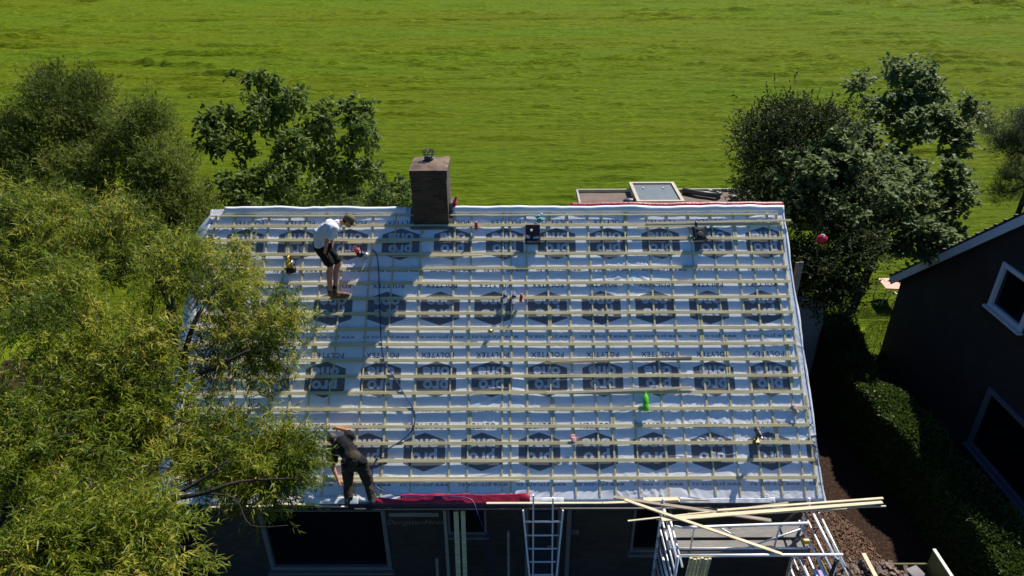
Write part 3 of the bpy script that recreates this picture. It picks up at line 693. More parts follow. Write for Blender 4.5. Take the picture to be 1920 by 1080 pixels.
tree('willow_tree', 'large yellow-green willow with slender leaves overhanging the left end of the roof', 'tree', (-7.9, -1.6, 0), (-6.6, -1.0, 3.4), WL, 22, 32, 14, .13, .019, M_willow, M_bark2, .19, extra=[([(225, 860, 11.3), (300, 770, 10.9), (345, 715, 10.7), (400, 690, 10.7), (470, 655, 10.9)], .085, .02), ([(345, 715, 10.7), (350, 650, 10.7), (372, 590, 10.8), (410, 530, 11.0)], .06, .015), ([(345, 715, 10.7), (330, 640, 10.7), (320, 580, 10.8), (290, 520, 10.9)], .05, .015), ([(200, 980, 10.2), (300, 942, 9.6), (380, 925, 9.6), (450, 903, 9.8), (560, 897, 10.2)], .05, .012), ([(300, 942, 9.6), (370, 905, 9.6), (430, 860, 9.8)], .03, .01), ([(380, 925, 9.6), (440, 935, 9.6), (470, 985, 9.4), (540, 985, 9.3)], .014, .006)],
     kind='lance', droop=.35, out=.5, csize=.29, spray_len=.36, flat=1.0, tint_mu=.49, tint_sd=.25, upf=.45, seed=11, tw_n=1500, keep=willow_keep)
# feathery conifer-like tree behind the left gable
TL = [lobe(90, 430, 17, .9, .8, .6, .9), lobe(230, 450, 17, .8, .8, .6, .8), lobe(20, 440, 17, .7, .8, .6, .7), lobe(160, 490, 16, .8, .8, .5, .7), lobe(130, 200, 20, 1.07, 0.98, 0.82, 1), lobe(85, 265, 19.5, 0.98, 0.98, 0.9, 1), lobe(200, 250, 19.5, 0.98, 0.9, 0.98, 1), lobe(280, 270, 19, 0.78, 0.82, 0.9, 0.9), lobe(320, 340, 18.5, 0.66, 0.74, 1.15, 1),
      lobe(220, 360, 18.5, 0.98, 0.9, 0.98, 1), lobe(300, 430, 18, 0.74, 0.74, 0.82, 0.8), lobe(30, 260, 20.5, 0.74, 0.82, 0.66, 0.6), lobe(110, 350, 18.8, 1.07, 0.9, 0.82, 1), lobe(20, 330, 20, 0.74, 0.82, 0.66, 0.7), lobe(110, 165, 20.2, 0.45, 0.49, 0.41, 0.4), lobe(20, 300, 20, 0.66, 0.66, 0.57, 0.5), lobe(355, 395, 18.5, 0.33, 0.49, 0.74, 0.5)]
tree('tamarisk_tree', 'feathery dark olive tree with brownish tips rising behind the willow at the left edge', 'tree', (-10.9, 9.4, 0), (-10.4, 9.2, 3.0), TL, 20, 44, 9, .15, .030, M_tam, M_bark, .16,
     kind='needle', droop=.1, out=.9, csize=.38, spray_len=.45, tint_mu=.42, tint_sd=.24, upf=.9, seed=12, tw_n=1200)
# broad-leaved tree behind the ridge, left of the chimney
FL = [lobe(480, 225, 21, 0.6, 0.64, 0.48, 0.8), lobe(410, 230, 21, 0.56, 0.56, 0.48, 0.8), lobe(395, 250, 20.5, 0.28, 0.32, 0.4, 0.4), lobe(545, 200, 21.5, 0.56, 0.56, 0.36, 0.7), lobe(500, 165, 22, 0.28, 0.32, 0.2, 0.25), lobe(475, 150, 22, 0.18, 0.24, 0.12, 0.15), lobe(590, 225, 21.5, 0.56, 0.64, 0.56, 0.8), lobe(665, 215, 21, 0.4, 0.48, 0.4, 0.6), lobe(685, 250, 20.5, 0.24, 0.4, 0.48, 0.4),
      lobe(560, 280, 20.5, 0.72, 0.64, 0.56, 1), lobe(640, 300, 20.5, 0.56, 0.64, 0.64, 0.9), lobe(520, 340, 20, 0.72, 0.64, 0.48, 1), lobe(620, 360, 20, 0.8, 0.64, 0.4, 1), lobe(455, 335, 20, 0.4, 0.4, 0.28, 0.4), lobe(430, 285, 20.5, 0.4, 0.4, 0.24, 0.35), lobe(495, 380, 19.6, 0.64, 0.56, 0.32, 0.8), lobe(690, 330, 20, 0.28, 0.4, 0.32, 0.4), lobe(420, 348, 20.2, 0.2, 0.24, 0.16, 0.2)]
tree('broadleaf_tree', 'dark green tree with large drooping leaves behind the roof ridge left of the chimney', 'tree', (-6.6, 11.0, 0), (-6.3, 10.7, 3.2), FL, 12, 12, 8, .17, .095, M_fig, M_bark, .13,
     kind='broad', droop=.7, out=.6, csize=.26, spray_len=.32, flat=1.4, tint_mu=.45, tint_sd=.2, upf=.5, seed=13, tw_n=500)
SL = [lobe(745, 378, 19.2, .42, .5, .3, .7), lobe(705, 372, 19.3, .45, .5, .35, .7), lobe(770, 392, 19, .3, .4, .2, .4)]
tree('shrub', 'low bright green shrub showing over the ridge just left of the chimney', 'shrub', (-3.7, 10.6, 0), (-3.7, 10.6, 2.6), SL, 22, 8, 8, .13, .07, M_hedge, M_bark, .05,
     kind='broad', droop=.2, out=.6, csize=.3, spray_len=.25, tint_mu=.6, tint_sd=.15, upf=.5, seed=14, tw_n=100, bend=.03)
# right side: bush, maple, pine
def bush_keep(C): x, y = px_of(C); return ~((x > 1600) & (y > 480)) & (np.hypot(x-1541, y-449) > 34) & (x > 1400)
BL = [lobe(1420, 250, 20, .45, .7, .45, .8), lobe(1480, 235, 20, .55, .8, .4, .9), lobe(1540, 235, 20, .5, .7, .4, .8), lobe(1405, 320, 19.6, .40, .6, .5, .8), lobe(1470, 310, 19.5, .7, .8, .6, 1.1), lobe(1410, 375, 19.2, .4, .6, .3, .6), lobe(1480, 380, 19, .7, .7, .5, 1.0), lobe(1550, 330, 19.5, .6, .7, .5, .8),
      lobe(1530, 430, 18.5, .6, .7, .6, .9), lobe(1590, 430, 18.7, .6, .7, .5, .8), lobe(1520, 480, 18, .4, .6, .4, .6), lobe(1515, 515, 17.8, .3, .5, .3, .6), lobe(1555, 525, 18, .35, .5, .3, .7), lobe(1570, 555, 17.6, .2, .4, .25, .4), lobe(1580, 470, 18, .5, .6, .4, .6)]  # lowest lobes added as dark leaf mass to stand in for deep shade
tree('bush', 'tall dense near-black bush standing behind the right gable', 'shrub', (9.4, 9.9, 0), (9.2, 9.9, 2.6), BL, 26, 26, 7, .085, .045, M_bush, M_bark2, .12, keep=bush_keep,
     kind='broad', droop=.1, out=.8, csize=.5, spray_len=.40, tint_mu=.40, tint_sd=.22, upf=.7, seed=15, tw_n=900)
def maple_keep(C): x, y = px_of(C); return ~((x > 1590) & (y > 478)) & (y < 500)
ML = [lobe(1500, 330, 18.5, .5, .6, .3, .6), lobe(1560, 290, 19, .6, .6, .3, .8), lobe(1620, 350, 19, .7, .7, .35, .9), lobe(1480, 375, 18.5, .35, .4, .2, .4), lobe(1560, 400, 18.5, .7, .7, .4, .9), lobe(1680, 330, 20, .6, .7, .4, .8), lobe(1790, 330, 21, .35, .4, .3, .4), lobe(1700, 140, 23, 0.61, 0.66, 0.49, 0.8), lobe(1740, 165, 23, 0.49, 0.49, 0.37, 0.5), lobe(1660, 200, 22.5, 0.57, 0.66, 0.41, 0.7), lobe(1612, 160, 23, 0.23, 0.33, 0.2, 0.2), lobe(1720, 210, 22.5, 0.57, 0.66, 0.41, 0.7), lobe(1700, 255, 22, 0.66, 0.66, 0.41, 0.7), lobe(1770, 230, 22.5, 0.41, 0.49, 0.33, 0.5), lobe(1825, 205, 22.5, 0.29, 0.33, 0.25, 0.3), lobe(1790, 265, 22, 0.33, 0.41, 0.25, 0.35),
      lobe(1600, 260, 21.5, 0.66, 0.66, 0.37, 0.8), lobe(1560, 310, 20.8, 0.74, 0.74, 0.41, 1), lobe(1640, 320, 21, 0.74, 0.74, 0.41, 0.9), lobe(1530, 360, 20.2, 0.74, 0.66, 0.33, 0.8), lobe(1720, 330, 21, 0.49, 0.57, 0.33, 0.5), lobe(1790, 290, 22, 0.2, 0.25, 0.16, 0.2), lobe(1620, 390, 20.4, 0.74, 0.74, 0.41, 0.9), lobe(1740, 385, 20.6, 0.74, 0.74, 0.41, 1.1), lobe(1790, 370, 20.6, 0.33, 0.49, 0.41, 0.5),
      lobe(1690, 430, 19.8, 0.74, 0.74, 0.41, 1), lobe(1600, 450, 19.4, 0.57, 0.66, 0.33, 0.6), lobe(1760, 440, 20, 0.49, 0.57, 0.33, 0.8), lobe(1640, 470, 19, 0.66, 0.66, 0.33, 0.8), lobe(1740, 462, 19.4, 0.41, 0.49, 0.25, 0.5)]
tree('maple_tree', 'tall open maple with grey-green lobed leaves between the two houses', 'tree', (12.0, 11.1, 0), (12.6, 11.6, 4.6), ML, 16, 15, 7, .135, .12, M_maple, M_bark2, .13, keep=maple_keep,
     kind='broad', droop=.25, out=.6, csize=.28, spray_len=.30, flat=2.2, tint_mu=.5, tint_sd=.2, upf=.4, seed=16, tw_n=500, bend=.25)
PL = [lobe(1905, 245, 25, 0.42, 0.51, 0.42, 1), lobe(1915, 225, 25, 0.34, 0.42, 0.34, 0.7), lobe(1895, 280, 25, 0.38, 0.42, 0.34, 0.9), lobe(1858, 240, 25, 0.21, 0.26, 0.26, 0.5), lobe(1838, 215, 25, 0.15, 0.17, 0.21, 0.35), lobe(1885, 270, 25, 0.26, 0.26, 0.26, 0.5), lobe(1905, 330, 24.5, 0.51, 0.51, 0.26, 0.9), lobe(1890, 365, 24.5, 0.42, 0.42, 0.17, 0.7), lobe(1935, 300, 25, 0.51, 0.68, 0.68, 1.3), lobe(1945, 370, 24.5, 0.42, 0.59, 0.42, 1)]
tree('pine_tree', 'small pine with an outstretched needle branch at the right edge above the neighbouring roof', 'tree', (18.6, 13.8, 0), (18.4, 13.6, 4.6), PL, 20, 26, 8, .12, .012, M_pine, M_bark2, .10,
     kind='needle', droop=.0, out=.9, csize=.28, spray_len=.26, tint_mu=.45, tint_sd=.2, upf=1.0, seed=17, tw_n=400)
# hedge between the gardens: a box of clipped leaves
def hedge():
    t = empty('hedge', (0, 0, 0), 'long clipped green hedge running between the two houses, sunlit along part of its top', 'hedge')
    r_ = np.random.default_rng(5); n = 120000; y = r_.uniform(-1.2, 8.6, n); cx = 9.95 - .02*(y-3) + .15*np.sin(y*.9)
    hw = .48+.06*np.sin(y*2.1); hh = 1.62+.08*np.sin(y*1.7+1)+.06*np.sin(y*4.4)
    f = r_.uniform(0, 1, n); a = f*(2*hh+2*hw)
    x = np.where(a < hh, -hw, np.where(a < hh+2*hw, a-hh-hw, hw)); z = np.where(a < hh, a, np.where(a < hh+2*hw, hh, a-hh-2*hw))
    inn = r_.uniform(0, .14, n)**1.0; P = np.stack([cx+x*(1-inn), y, z*(1-inn*.5)+r_.normal(0, .035, n)], -1)
    bulge = .10*(nse(y*1.3, z*1.7+x, 3)-.5)[:, None]*np.stack([np.sign(x), 0*x, 1+0*x], -1); P += bulge
    D = unit(np.stack([x/hw, 0*x, (z > hh-.02)*1.0+.3], -1)+r_.normal(size=(n, 3))*.7)
    V, F, T = leaves(P, D, np.full(n, .085)*r_.uniform(.6, 1.2, n), np.full(n, .04), np.clip(r_.normal(.4, .2, n)+.3*(nse(y*1.2, x*2, 8)-.5), 0, 1), 'lance')
    link('foliage', mesh_np('foliage', V, F, T), M_hedge, t)
    mb = MB()
    for i in range(24):
        yy = -1.0+i*.41; mb.tube([(9.95, yy, 0), (9.97, yy+.05, .7), (9.9, yy, 1.4)], [.03, .025, .012], 5)
    for i in range(20): mb.box((9.95+.15*math.sin((-1.0+i*.5)*.9), -.95+i*.5, .70), (.66, .5, 1.36))
    mb.build('stems', M_bark2, t)
hedge()
def grass_patch(name, x0, x1, y0, y1, n, hgt, keep=None):
    r_ = np.random.default_rng(9); P = np.stack([r_.uniform(x0, x1, n), r_.uniform(y0, y1, n), np.zeros(n)], -1)
    P = P[nse(P[:, 0]*1.5, P[:, 1]*1.5, 4) > .25]
    if keep is not None: P = P[keep(P)]
    n = len(P); D = unit(r_.normal(size=(n, 3))*.45+np.array([0, 0, 1.])); V, F, T = leaves(P, D, hgt*r_.uniform(.5, 1.3, n), np.full(n, .012), np.clip(r_.normal(.55, .2, n), 0, 1), 'needle', 0)
    return tag(link(name, mesh_np(name, V, F, T), M_hedge), 'short green lawn between the hedge and the neighbouring house', 'grass', kind='stuff')
grass_patch('lawn_grass', 10.6, 15.6, 8.0, 16.0, 60000, .09)

# ------------------------------------------------------------------ neighbouring house
NX = 12.16
nb = empty('neighbour_house', (0, 0, 0), 'dark brick house with white verge boards at the right edge of the photo', 'house')
NH = [(2.75, 4.0, 3.85, 5.02), (5.29, 5.29, 0, 0)]
def gable_mesh():
    # gable wall in plane x=NX with two window openings
    mb = MB(); ridge = ZE+RL*SP
    def top(y): return ZE+min(y, YB-y)*SP/CP-.02
    ys = [.3, 1.2, 4.28, 4.02, 5.30, YB/2, YB-.02]; wins = [(1.55, 4.28, .30, 2.10), (4.02, 5.30, 3.86, 5.06)]
    ys = sorted({.02, .8, 1.55, 2.8, 4.02, 4.28, YB/2, 5.30, 7.0, YB-.02})
    for a, b in zip(ys, ys[1:]):
        ho = sorted([w_ for w_ in wins if w_[0] <= a+1e-6 and b <= w_[1]+1e-6], key=lambda q: q[2]); z = 0
        for w_ in ho+[None]:
            if w_ is None: za, zb = top(a), top(b)
            else: za = zb = w_[2]
            mb.add([(NX, a, z), (NX, b, z), (NX, b, zb), (NX, a, za), (NX+.28, a, z), (NX+.28, b, z), (NX+.28, b, zb), (NX+.28, a, za)],
                   [(0, 3, 2, 1), (4, 5, 6, 7), (0, 1, 5, 4), (1, 2, 6, 5), (2, 3, 7, 6), (3, 0, 4, 7)])
            if w_: z = w_[3]
    mb.box((NX+5, .5, 1.3), (9.44, .28, 2.6)); mb.box((NX+5, YB-.5, 1.3), (9.44, .28, 2.6)); return mb, wins
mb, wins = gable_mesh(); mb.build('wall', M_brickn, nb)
M_nframe = mat('white_window_frame', (.62, .64, .68), .5, .4, var=.06)
for (a, b, c, d), fm in zip(wins, (mat('shaded_window_frame', (.13, .13, .15), .6, .4, var=.08), M_nframe)):  # lower window's white frame has its shade put into a darker colour
    wd = empty('window', (NX, (a+b)/2, c)); wd.parent = nb; W_, H_ = b-a, d-c; mb = MB(); fr = .11
    mb.box((-.01, 0, fr/2), (.09, W_, fr), bev=.005); mb.box((-.01, 0, H_-fr/2), (.09, W_, fr), bev=.005)
    for s in (-1, 1): mb.box((-.012, s*(W_/2-fr/2), H_/2), (.086, fr, H_-2*fr+.002), bev=.005)
    mb.build('frame', fm, wd); MB().box((.03, 0, H_/2), (.012, W_-fr, H_-fr)).build('pane', M_glass, wd)
    MB().box((-.06, 0, -.03), (.14, W_+.1, .05)).build('sill', fm, wd)
mb = MB(); 
for bk in (False, True):
    V = []
    for h in (-.02, .10):
        for x, s in ((NX-.18, -.35), (NX+10.5, -.35), (NX+10.5, RL+.02), (NX-.18, RL+.02)):
            q = rp(x, s, h); V.append(Vector((q.x, YB-q.y, q.z)) if bk else q)
    mb.add(V, [(0, 3, 2, 1), (4, 5, 6, 7), (0, 1, 5, 4), (1, 2, 6, 5), (2, 3, 7, 6), (3, 0, 4, 7)])
    for i in range(19):
        s = -.35+i*.345; a = rp(NX-.2, s, .115); b = rp(NX+10.5, s, .115)
        if bk: a.y = YB-a.y; b.y = YB-b.y
        mb.tube([a, b], .028, 6)
mb.build('roof', M_tile, nb)
mb = MB(); mb.tube([(NX-.2, YB/2, ZE+RL*SP+.14), (NX+10.5, YB/2, ZE+RL*SP+.14)], .10, 8)
for i in range(26): mb.tube([(NX-.2+i*.42, YB/2, ZE+RL*SP+.14), (NX-.14+i*.42, YB/2, ZE+RL*SP+.14)], .12, 8)
mb.build('ridge_tiles', mat('ridge_tile', (.11, .045, .035), .6, .4, var=.3), nb)
for bk in (False, True):
    mb = MB(); a = rp(NX-.19, -.35, -.08); b = rp(NX-.19, RL+.0, -.08)
    if bk: a.y = YB-a.y; b.y = YB-b.y
    mb.beam(a, b, .035, .21, Vector((0, SP if bk else -SP, CP))); mb.build('bargeboard', M_nframe, nb)
MB().tube([(NX-.2, YB+.22, 2.42), (NX+10.5, YB+.22, 2.42)], .06, 8).build('gutter', M_gut, nb)

# ------------------------------------------------------------------ flat-roofed extension behind the ridge, with a skylight
ext = empty('extension', (0, 0, 0), 'flat brown-felt roof of the rear extension showing behind the ridge', 'extension')
x0, x1, y0, y1, ez = 2.82, 9.4, 9.0, 15.85, 2.9
MB().box(((x0+x1)/2, (y0+y1)/2+.05, 1.38), (x1-x0-.2, y1-y0-.2, 2.75)).build('wall', M_brick, ext)
mb = MB(); n = 36; V = []
for j in range(n+1):
    for i in range(n+1): V.append((x0+.05+(x1-x0-.1)*i/n, y0+(y1-y0-.05)*j/n, ez-.06+.025*mnoise.noise(Vector((i*.3, j*.3, 2)))))
mb.add(V, [(j*(n+1)+i, j*(n+1)+i+1, (j+1)*(n+1)+i+1, (j+1)*(n+1)+i) for j in range(n) for i in range(n)]); mb.build('roof_felt', M_bitu, ext, True)
mb = MB(); mb.box((x0, (y0+y1)/2, ez-.06), (.07, y1-y0, .22)); mb.box((x1, (y0+y1)/2, ez-.06), (.07, y1-y0, .22)); mb.box(((x0+x1)/2, y1, ez-.06), (x1-x0+.07, .07, .22)); mb.build('edge_trim', mat('roof_edge_trim', (.34, .32, .26), .6, .4, var=.15), ext)
skl = empty('skylight', (5.72, 15.05, 2.86)); skl.parent = ext; W_, D_ = 1.62, 1.9
mb = MB()
for s in (-1, 1): mb.box((s*W_/2, 0, .1), (.08, D_+.08, .34)); mb.box((0, s*D_/2, .1), (W_-.08, .08, .34)); mb.box((s*W_/2, 0, .29), (.12, D_+.12, .035)); mb.box((0, s*D_/2, .29), (W_-.12, .12, .035))
mb.build('curb', mat('skylight_curb', (.42, .36, .26), .6, .4, var=.12), skl)
MB().box((0, 0, .24), (W_-.1, D_-.1, .02)).build('pane', M_hatch, skl)
for hx in (-.4, .35): MB().box((hx, .42, .27), (.05, .12, .05), bev=.012).build('hinge', M_white, skl)
lb = empty('loose_timber', (5.9, 16.1, 2.95), 'pale timber frame lying at the far edge of the extension roof behind its skylight', 'timber'); lb.rotation_euler = (0, 0, .02)
mb = MB(); mb.box((0, 0, .12), (1.3, .07, .07), bev=.004); mb.build('rail', M_wood2, lb)
mb = MB(); mb.box((-.6, -.1, .05), (.09, .35, .06), bev=.004); mb.build('end_block', M_wood2, lb); mb = MB(); mb.box((.6, -.1, .05), (.09, .35, .06), bev=.004); mb.build('end_block', M_wood2, lb)
g = atz(1320, 366, 2.9); dp = MB()
dp.tube([(g.x-.75, g.y+.35, 2.96), (g.x-.1, g.y, 2.97), (g.x+.4, g.y-.25, 2.99)], .11, 8); dp.tube([(g.x+.4, g.y-.25, 2.99), (g.x+.62, g.y-.05, 2.99), (g.x+.7, g.y+.35, 2.97)], [.11, .07, .04], 8)
dp = dp.build('roofing_felt_roll', M_dgrey, None, True); tag(dp, 'dark crumpled roll of roofing felt lying right of the skylight on the extension roof', 'roofing roll')
for k, (px, py, r_) in enumerate([(1180, 380, .16), (1330, 360, .10), (1345, 362, .07), (1375, 372, .12)]):
    g = atz(px, py, 2.9); b = MB(); b.sph((g.x, g.y, 2.9+r_*.4), (r_*1.6, r_, r_*.7), 9, 6); o = b.build('debris_bag', M_dgrey, None, True)
    tag(o, ['dark lump of roofing waste against the left side of the skylight', 'small dark scrap just right of the felt roll on the extension roof', 'smallest dark scrap beside the felt roll on the extension roof', 'dark scrap by the shrubs at the right end of the extension roof'][k], 'waste')
# grey slatted fence panel and planks beside the gable
fe = empty('fence', (8.75, 7.6, 0), 'pale grey slatted fence panel standing right beside the gable of the stripped house', 'fence')
mb = MB()
for i in range(17): mb.box((0, .02*random.uniform(-1, 1), .08+i*.158), (1.15, .02, .17), Matrix.Rotation(random.uniform(-.006, .006), 3, 'Y'))
mb.build('slats', mat('grey_slats', (.26, .26, .26), .85, .3, var=.25, scale=5, stretch=(1, 6, 6)), fe)
for s in (-1, 1): MB().box((s*.57, .05, 1.38), (.07, .07, 2.76)).build('post', M_slab, fe)
MB().box((0, .0, 2.76), (1.22, .12, .05)).build('top_rail', M_slab, fe)
pl = empty('leaning_planks', (0, 0, 0))
COL.objects.unlink(pl); bpy.data.objects.remove(pl)
for k, (px, pt, pb) in enumerate([(1496, 492, 640), (1503, 491, 700)]):
    a = aty(px, pt, 4.6-.25*k); mb = MB(); mb.beam((a.x, a.y, a.z), (a.x-.12, a.y-.4, .02), .10, .03, (0, 1, 0), .003)
    tag(mb.build('plank', M_oldwood), ['grey plank leaning against the right gable, the left one of the pair', 'grey plank leaning against the right gable, the outer one of the pair'][k], 'plank', 'planks leaning on the gable')
# garden furniture behind, in the sunlit lawn patch
tb = empty('garden_table', (13.78, 12.15, 0), 'small garden table with a salmon-pink painted board top on the sunlit lawn', 'table'); tb.rotation_euler = (0, 0, -.08)
MB().box((0, 0, .74), (.62, .80, .03), bev=.006).build('tabletop', M_ptop, tb)
for sx, sy in ((-1, -1), (1, -1), (-1, 1), (1, 1)): MB().tube([(sx*.22, sy*.30, .72), (sx*.30, sy*.38, 0)], .018, 6).build('leg', M_white, tb)
cs = empty('garden_chair', (13.92, 11.45, 0), 'white round-backed garden chair in front of the pink table', 'chair')
MB().lathe([(.22, .43), (.23, .45), (.0, .455)], (0, 0, 0), 14).build('seat', M_dgrey, cs)
MB().tube([(.30*math.cos(a), -.30*math.sin(a), .74) for a in [math.pi*k/12 for k in range(-1, 14)]], .022, 6).build('backrest', M_white, cs)
for k in range(4): a = math.pi/4+k*math.pi/2; MB().tube([(.2*math.cos(a), .2*math.sin(a), .44), (.27*math.cos(a), .27*math.sin(a), 0)], .015, 6).build('leg', M_white, cs)
for k in range(3):
    a = math.pi*(k+1)/4; MB().tube([(.30*math.cos(a), -.30*math.sin(a), .74), (.22*math.cos(a), -.22*math.sin(a), .45)], .014, 6).build('back_slat', M_white, cs)
p = aty(1703, 522, 11.6); mb = MB(); mb.lathe([(.10, 0), (.14, .02), (.15, .22), (.16, .24), (.0, .24)], (14.55, 11.9, .0), 14); pot = empty('flower_pot', (0, 0, 0), 'dark pot of red flowers squeezed between the pink table and the neighbouring wall', 'flower pot'); mb.build('pot', M_dgrey, pot)
r_ = np.random.default_rng(3); n = 260; P = np.array([14.5, 11.9, .55])+r_.normal(size=(n, 3))*[.15, .15, .16]; V, F, T = leaves(P, unit(r_.normal(size=(n, 3))), np.full(n, .08), np.full(n, .05), np.full(n, .5), 'lance')
link('foliage', mesh_np('foliage', V, F, T), mat('red_petals', (.30, .03, .035), .6, .3, var=.3), pot)
# red ball hanging in the bush
q = atd(1541, 449, 16.6); ln = empty('red_ball', tuple(q), 'round bright red ball hanging in the dark bush beyond the gable', 'ball')
MB().sph((0, 0, 0), (.13, .13, .12), 16, 10).build('globe', mat('red_gloss', (.50, .012, .03), .3, .6), ln, True); MB().tube([(0, 0, .11), (0, .01, .30)], .012, 6).build('cord', M_dgrey, ln)
MB().lathe([(.03, .10), (.05, .115), (.03, .135)], (0, 0, 0), 10).build('cap', M_white, ln)
# flower bed scrap at the corner of the neighbour's wall
r_ = np.random.default_rng(4)
def shard_pile(name, cx, cy, rx, ry, z0, hgt, n, sz, m, label, cat):
    mb = MB()
    for i in range(n):
        a, q = r_.uniform(0, 6.28), r_.uniform(0, 1)**.5; x, y = cx+rx*q*math.cos(a), cy+ry*q*math.sin(a); s = sz*r_.uniform(.5, 1.4)
        mb.box((x, y, z0+hgt*(1-q*q)*r_.uniform(.5, 1)+.02), (s*1.5, s*r_.uniform(.5, 1), .02), Matrix.Rotation(r_.uniform(0, 6), 3, 'Z') @ Matrix.Rotation(r_.uniform(-.6, .6), 3, 'X') @ Matrix.Rotation(r_.uniform(-.4, .4), 3, 'Y'))
    return tag(mb.build(name, m), label, cat, kind='stuff')
M_shard = mat('broken_tile', (.24, .165, .125), .85, .3, col2=(.08, .062, .055), scale=2.5, bump=.4)
g = atz(1672, 652, 0); shard_pile('rubble', g.x, g.y, .35, .3, 0, .12, 60, .09, M_shard, 'broken terracotta pieces at the foot of the neighbouring wall', 'rubble')
shard_pile('wood_chips', 7.40, .9, 1.0, 1.5, 0, .02, 7000, .020, mat('bark_chips', (.24, .145, .095), .9, .2, col2=(.09, .05, .035), scale=14), 'reddish brown bark chips covering the ground right of the scaffold', 'wood chips')

# ------------------------------------------------------------------ front: trailer, scaffold, ladder, leaning timber
tr = empty('trailer', (0, 0, 0), 'open box trailer with olive plywood sides heaped with broken roof tiles', 'trailer')
tz = 1.05; X0, X1, Y0, Y1 = 6.55, 8.72, -1.6, .02
MB().box(((X0+X1)/2, (Y0+Y1)/2, .55), (X1-X0, Y1-Y0, .05)).build('bed', M_oldwood, tr)
MB().box(((X0+X1)/2, Y1, .72), (X1-X0, .03, .32)).build('side_panel', M_ply, tr); MB().box(((X0+X1)/2, Y0, .78), (X1-X0, .03, .44)).build('side_panel', M_ply, tr)
MB().box((X0, (Y0+Y1)/2, .78), (.03, Y1-Y0-.03, .44)).build('end_panel', M_ply, tr)
mb = MB(); mb.beam((X1, Y0, .55), (X1, Y0, 1.25), .03, .03); 
V = [(X1, Y0, .55), (X1, Y1, .55), (X1, Y1, 1.28), (X1, Y0, 1.28)]; mb.add(V+[(a+.03, b, c) for a, b, c in V], [(0, 1, 2, 3), (7, 6, 5, 4), (0, 4, 5, 1), (1, 5, 6, 2), (2, 6, 7, 3), (3, 7, 4, 0)]); mb.build('tailboard', M_ply, tr)
MB().beam((X1+.015, Y0, 1.295), (X1+.015, Y1, 1.295), .06, .03).build('edge_strip', mat('pale_edge', (.7, .66, .55), .6, .4, var=.15, scale=12), tr)
MB().beam((7.30, Y0-.1, 1.24), (7.34, Y1-.02, 1.20), .085, .04, (0, 0, 1), .003).build('cross_board', M_wood2, tr)
for s in (Y0-.13, Y1+.13):
    wh = MB().lathe([(.12, -.09), (.28, -.09), (.31, -.06), (.31, .06), (.28, .09), (.12, .09)], (7.7, s, .31), 20, Matrix.Rotation(R(90), 3, 'X')).build('wheel', M_black, tr)
    MB().lathe([(.04, -.095), (.16, -.095), (.17, .095), (.04, .095)], (7.7, s, .31), 14, Matrix.Rotation(R(90), 3, 'X')).build('rim', M_steel, wh)
mb = MB()
for i in range(1900):
    x = r_.uniform(X0+.08, X1-.75 if r_.random() < .8 else X1-.1); y = r_.uniform(Y0+.05, Y1-.06); s = .068*r_.uniform(.5, 1.5)
    hz = .62+.42*(1-((x-7.4)/1.3)**2)*r_.uniform(.3, 1)
    mb.box((x, y, max(.6, hz)+.04), (s*1.7, s*r_.uniform(.6, 1.2), .018), Matrix.Rotation(r_.uniform(0, 6.3), 3, 'Z') @ Matrix.Rotation(r_.uniform(-.8, .8), 3, 'X') @ Matrix.Rotation(r_.uniform(-.5, .5), 3, 'Y'))
tag(mb.build('broken_tiles', M_shard), 'heap of broken brown roof tiles filling the trailer', 'rubble', kind='stuff')
mb = MB(); mb.box((8.36, -.25, .92), (.42, .30, .03), Matrix.Rotation(.35, 3, 'Y') @ Matrix.Rotation(.5, 3, 'Z'), .02); tag(mb.build('grey_sheet', mat('grey_slate', (.16, .15, .16), .7, .4, var=.2), None, True), 'flat grey slate lying on the tiles near the tailboard of the trailer', 'slab')
mb = MB(); mb.box((6.36, -.55, .9), (.22, .5, .5), bev=.05); tag(mb.build('plastic_crate', M_purp), 'purple plastic tub between the scaffold and the heaped trailer', 'tub')

sc = empty('scaffold_tower', (0, 0, 0), 'aluminium scaffold tower standing in front of the right part of the eave', 'scaffold')
SX0, SX1, SY0, SY1 = 3.08, 5.74, -.38, -1.66
TR = .027
for sx in (SX0, SX1):
    for sy in (SY0, SY1):
        MB().tube([(sx, sy, 0), (sx, sy, 3.10 if sy == SY0 or sx == SX0 else 3.02)], TR, 8).build('post', M_alu, sc, True)
    for k in range(10):
        z = 2.98-.29*k; MB().tube([(sx, SY0, z), (sx, SY1, z)], .019 if k % 3 else TR, 8).build('rung', M_alu, sc, True)
for sx in (SX0+.14,): MB().tube([(sx, SY0-.02, 2.72), (sx, SY1+.1, 2.72)], .02, 8).build('rung', M_alu, sc, True)
for dx, z0 in ((.16, 2.90), (.34, 2.55), (-.16, 2.70), (-.32, 2.35)):
    MB().tube([(SX1+dx, SY0-.15, z0), (SX1+dx*.9, SY1-.05, z0)], .02, 8).build('rung', M_alu, sc, True)
MB().tube([(SX0+.10, -.93, 3.0), (SX0+.25, -.96, 3.0), (SX1-.2, -.90, 3.04)], TR, 8).build('rail', M_alu, sc, True)
MB().tube([(SX0+.05, -1.56, 3.0), (SX1+.15, -1.54, 2.99)], TR, 8).build('rail', M_alu, sc, True)
MB().tube([(SX0+.05, -.93, 2.44), (SX1-.1, -.93, 2.44)], .02, 8).build('rail', M_alu, sc, True)
M_alud = M_alu
for xa, xb in ((SX0+.9, SX0+1.6), (SX1-.25, SX1-1.2)): MB().tube([(xa, -.94, 2.98), (xb, -.93, 2.46)], .016, 6).build('brace', M_alu, sc, True)
for xa in (SX0+.45, SX0+1.95): MB().tube([(xa, -.94, 2.99), (xa, -.93, 2.44)], .017, 6).build('upright', M_alu, sc, True)
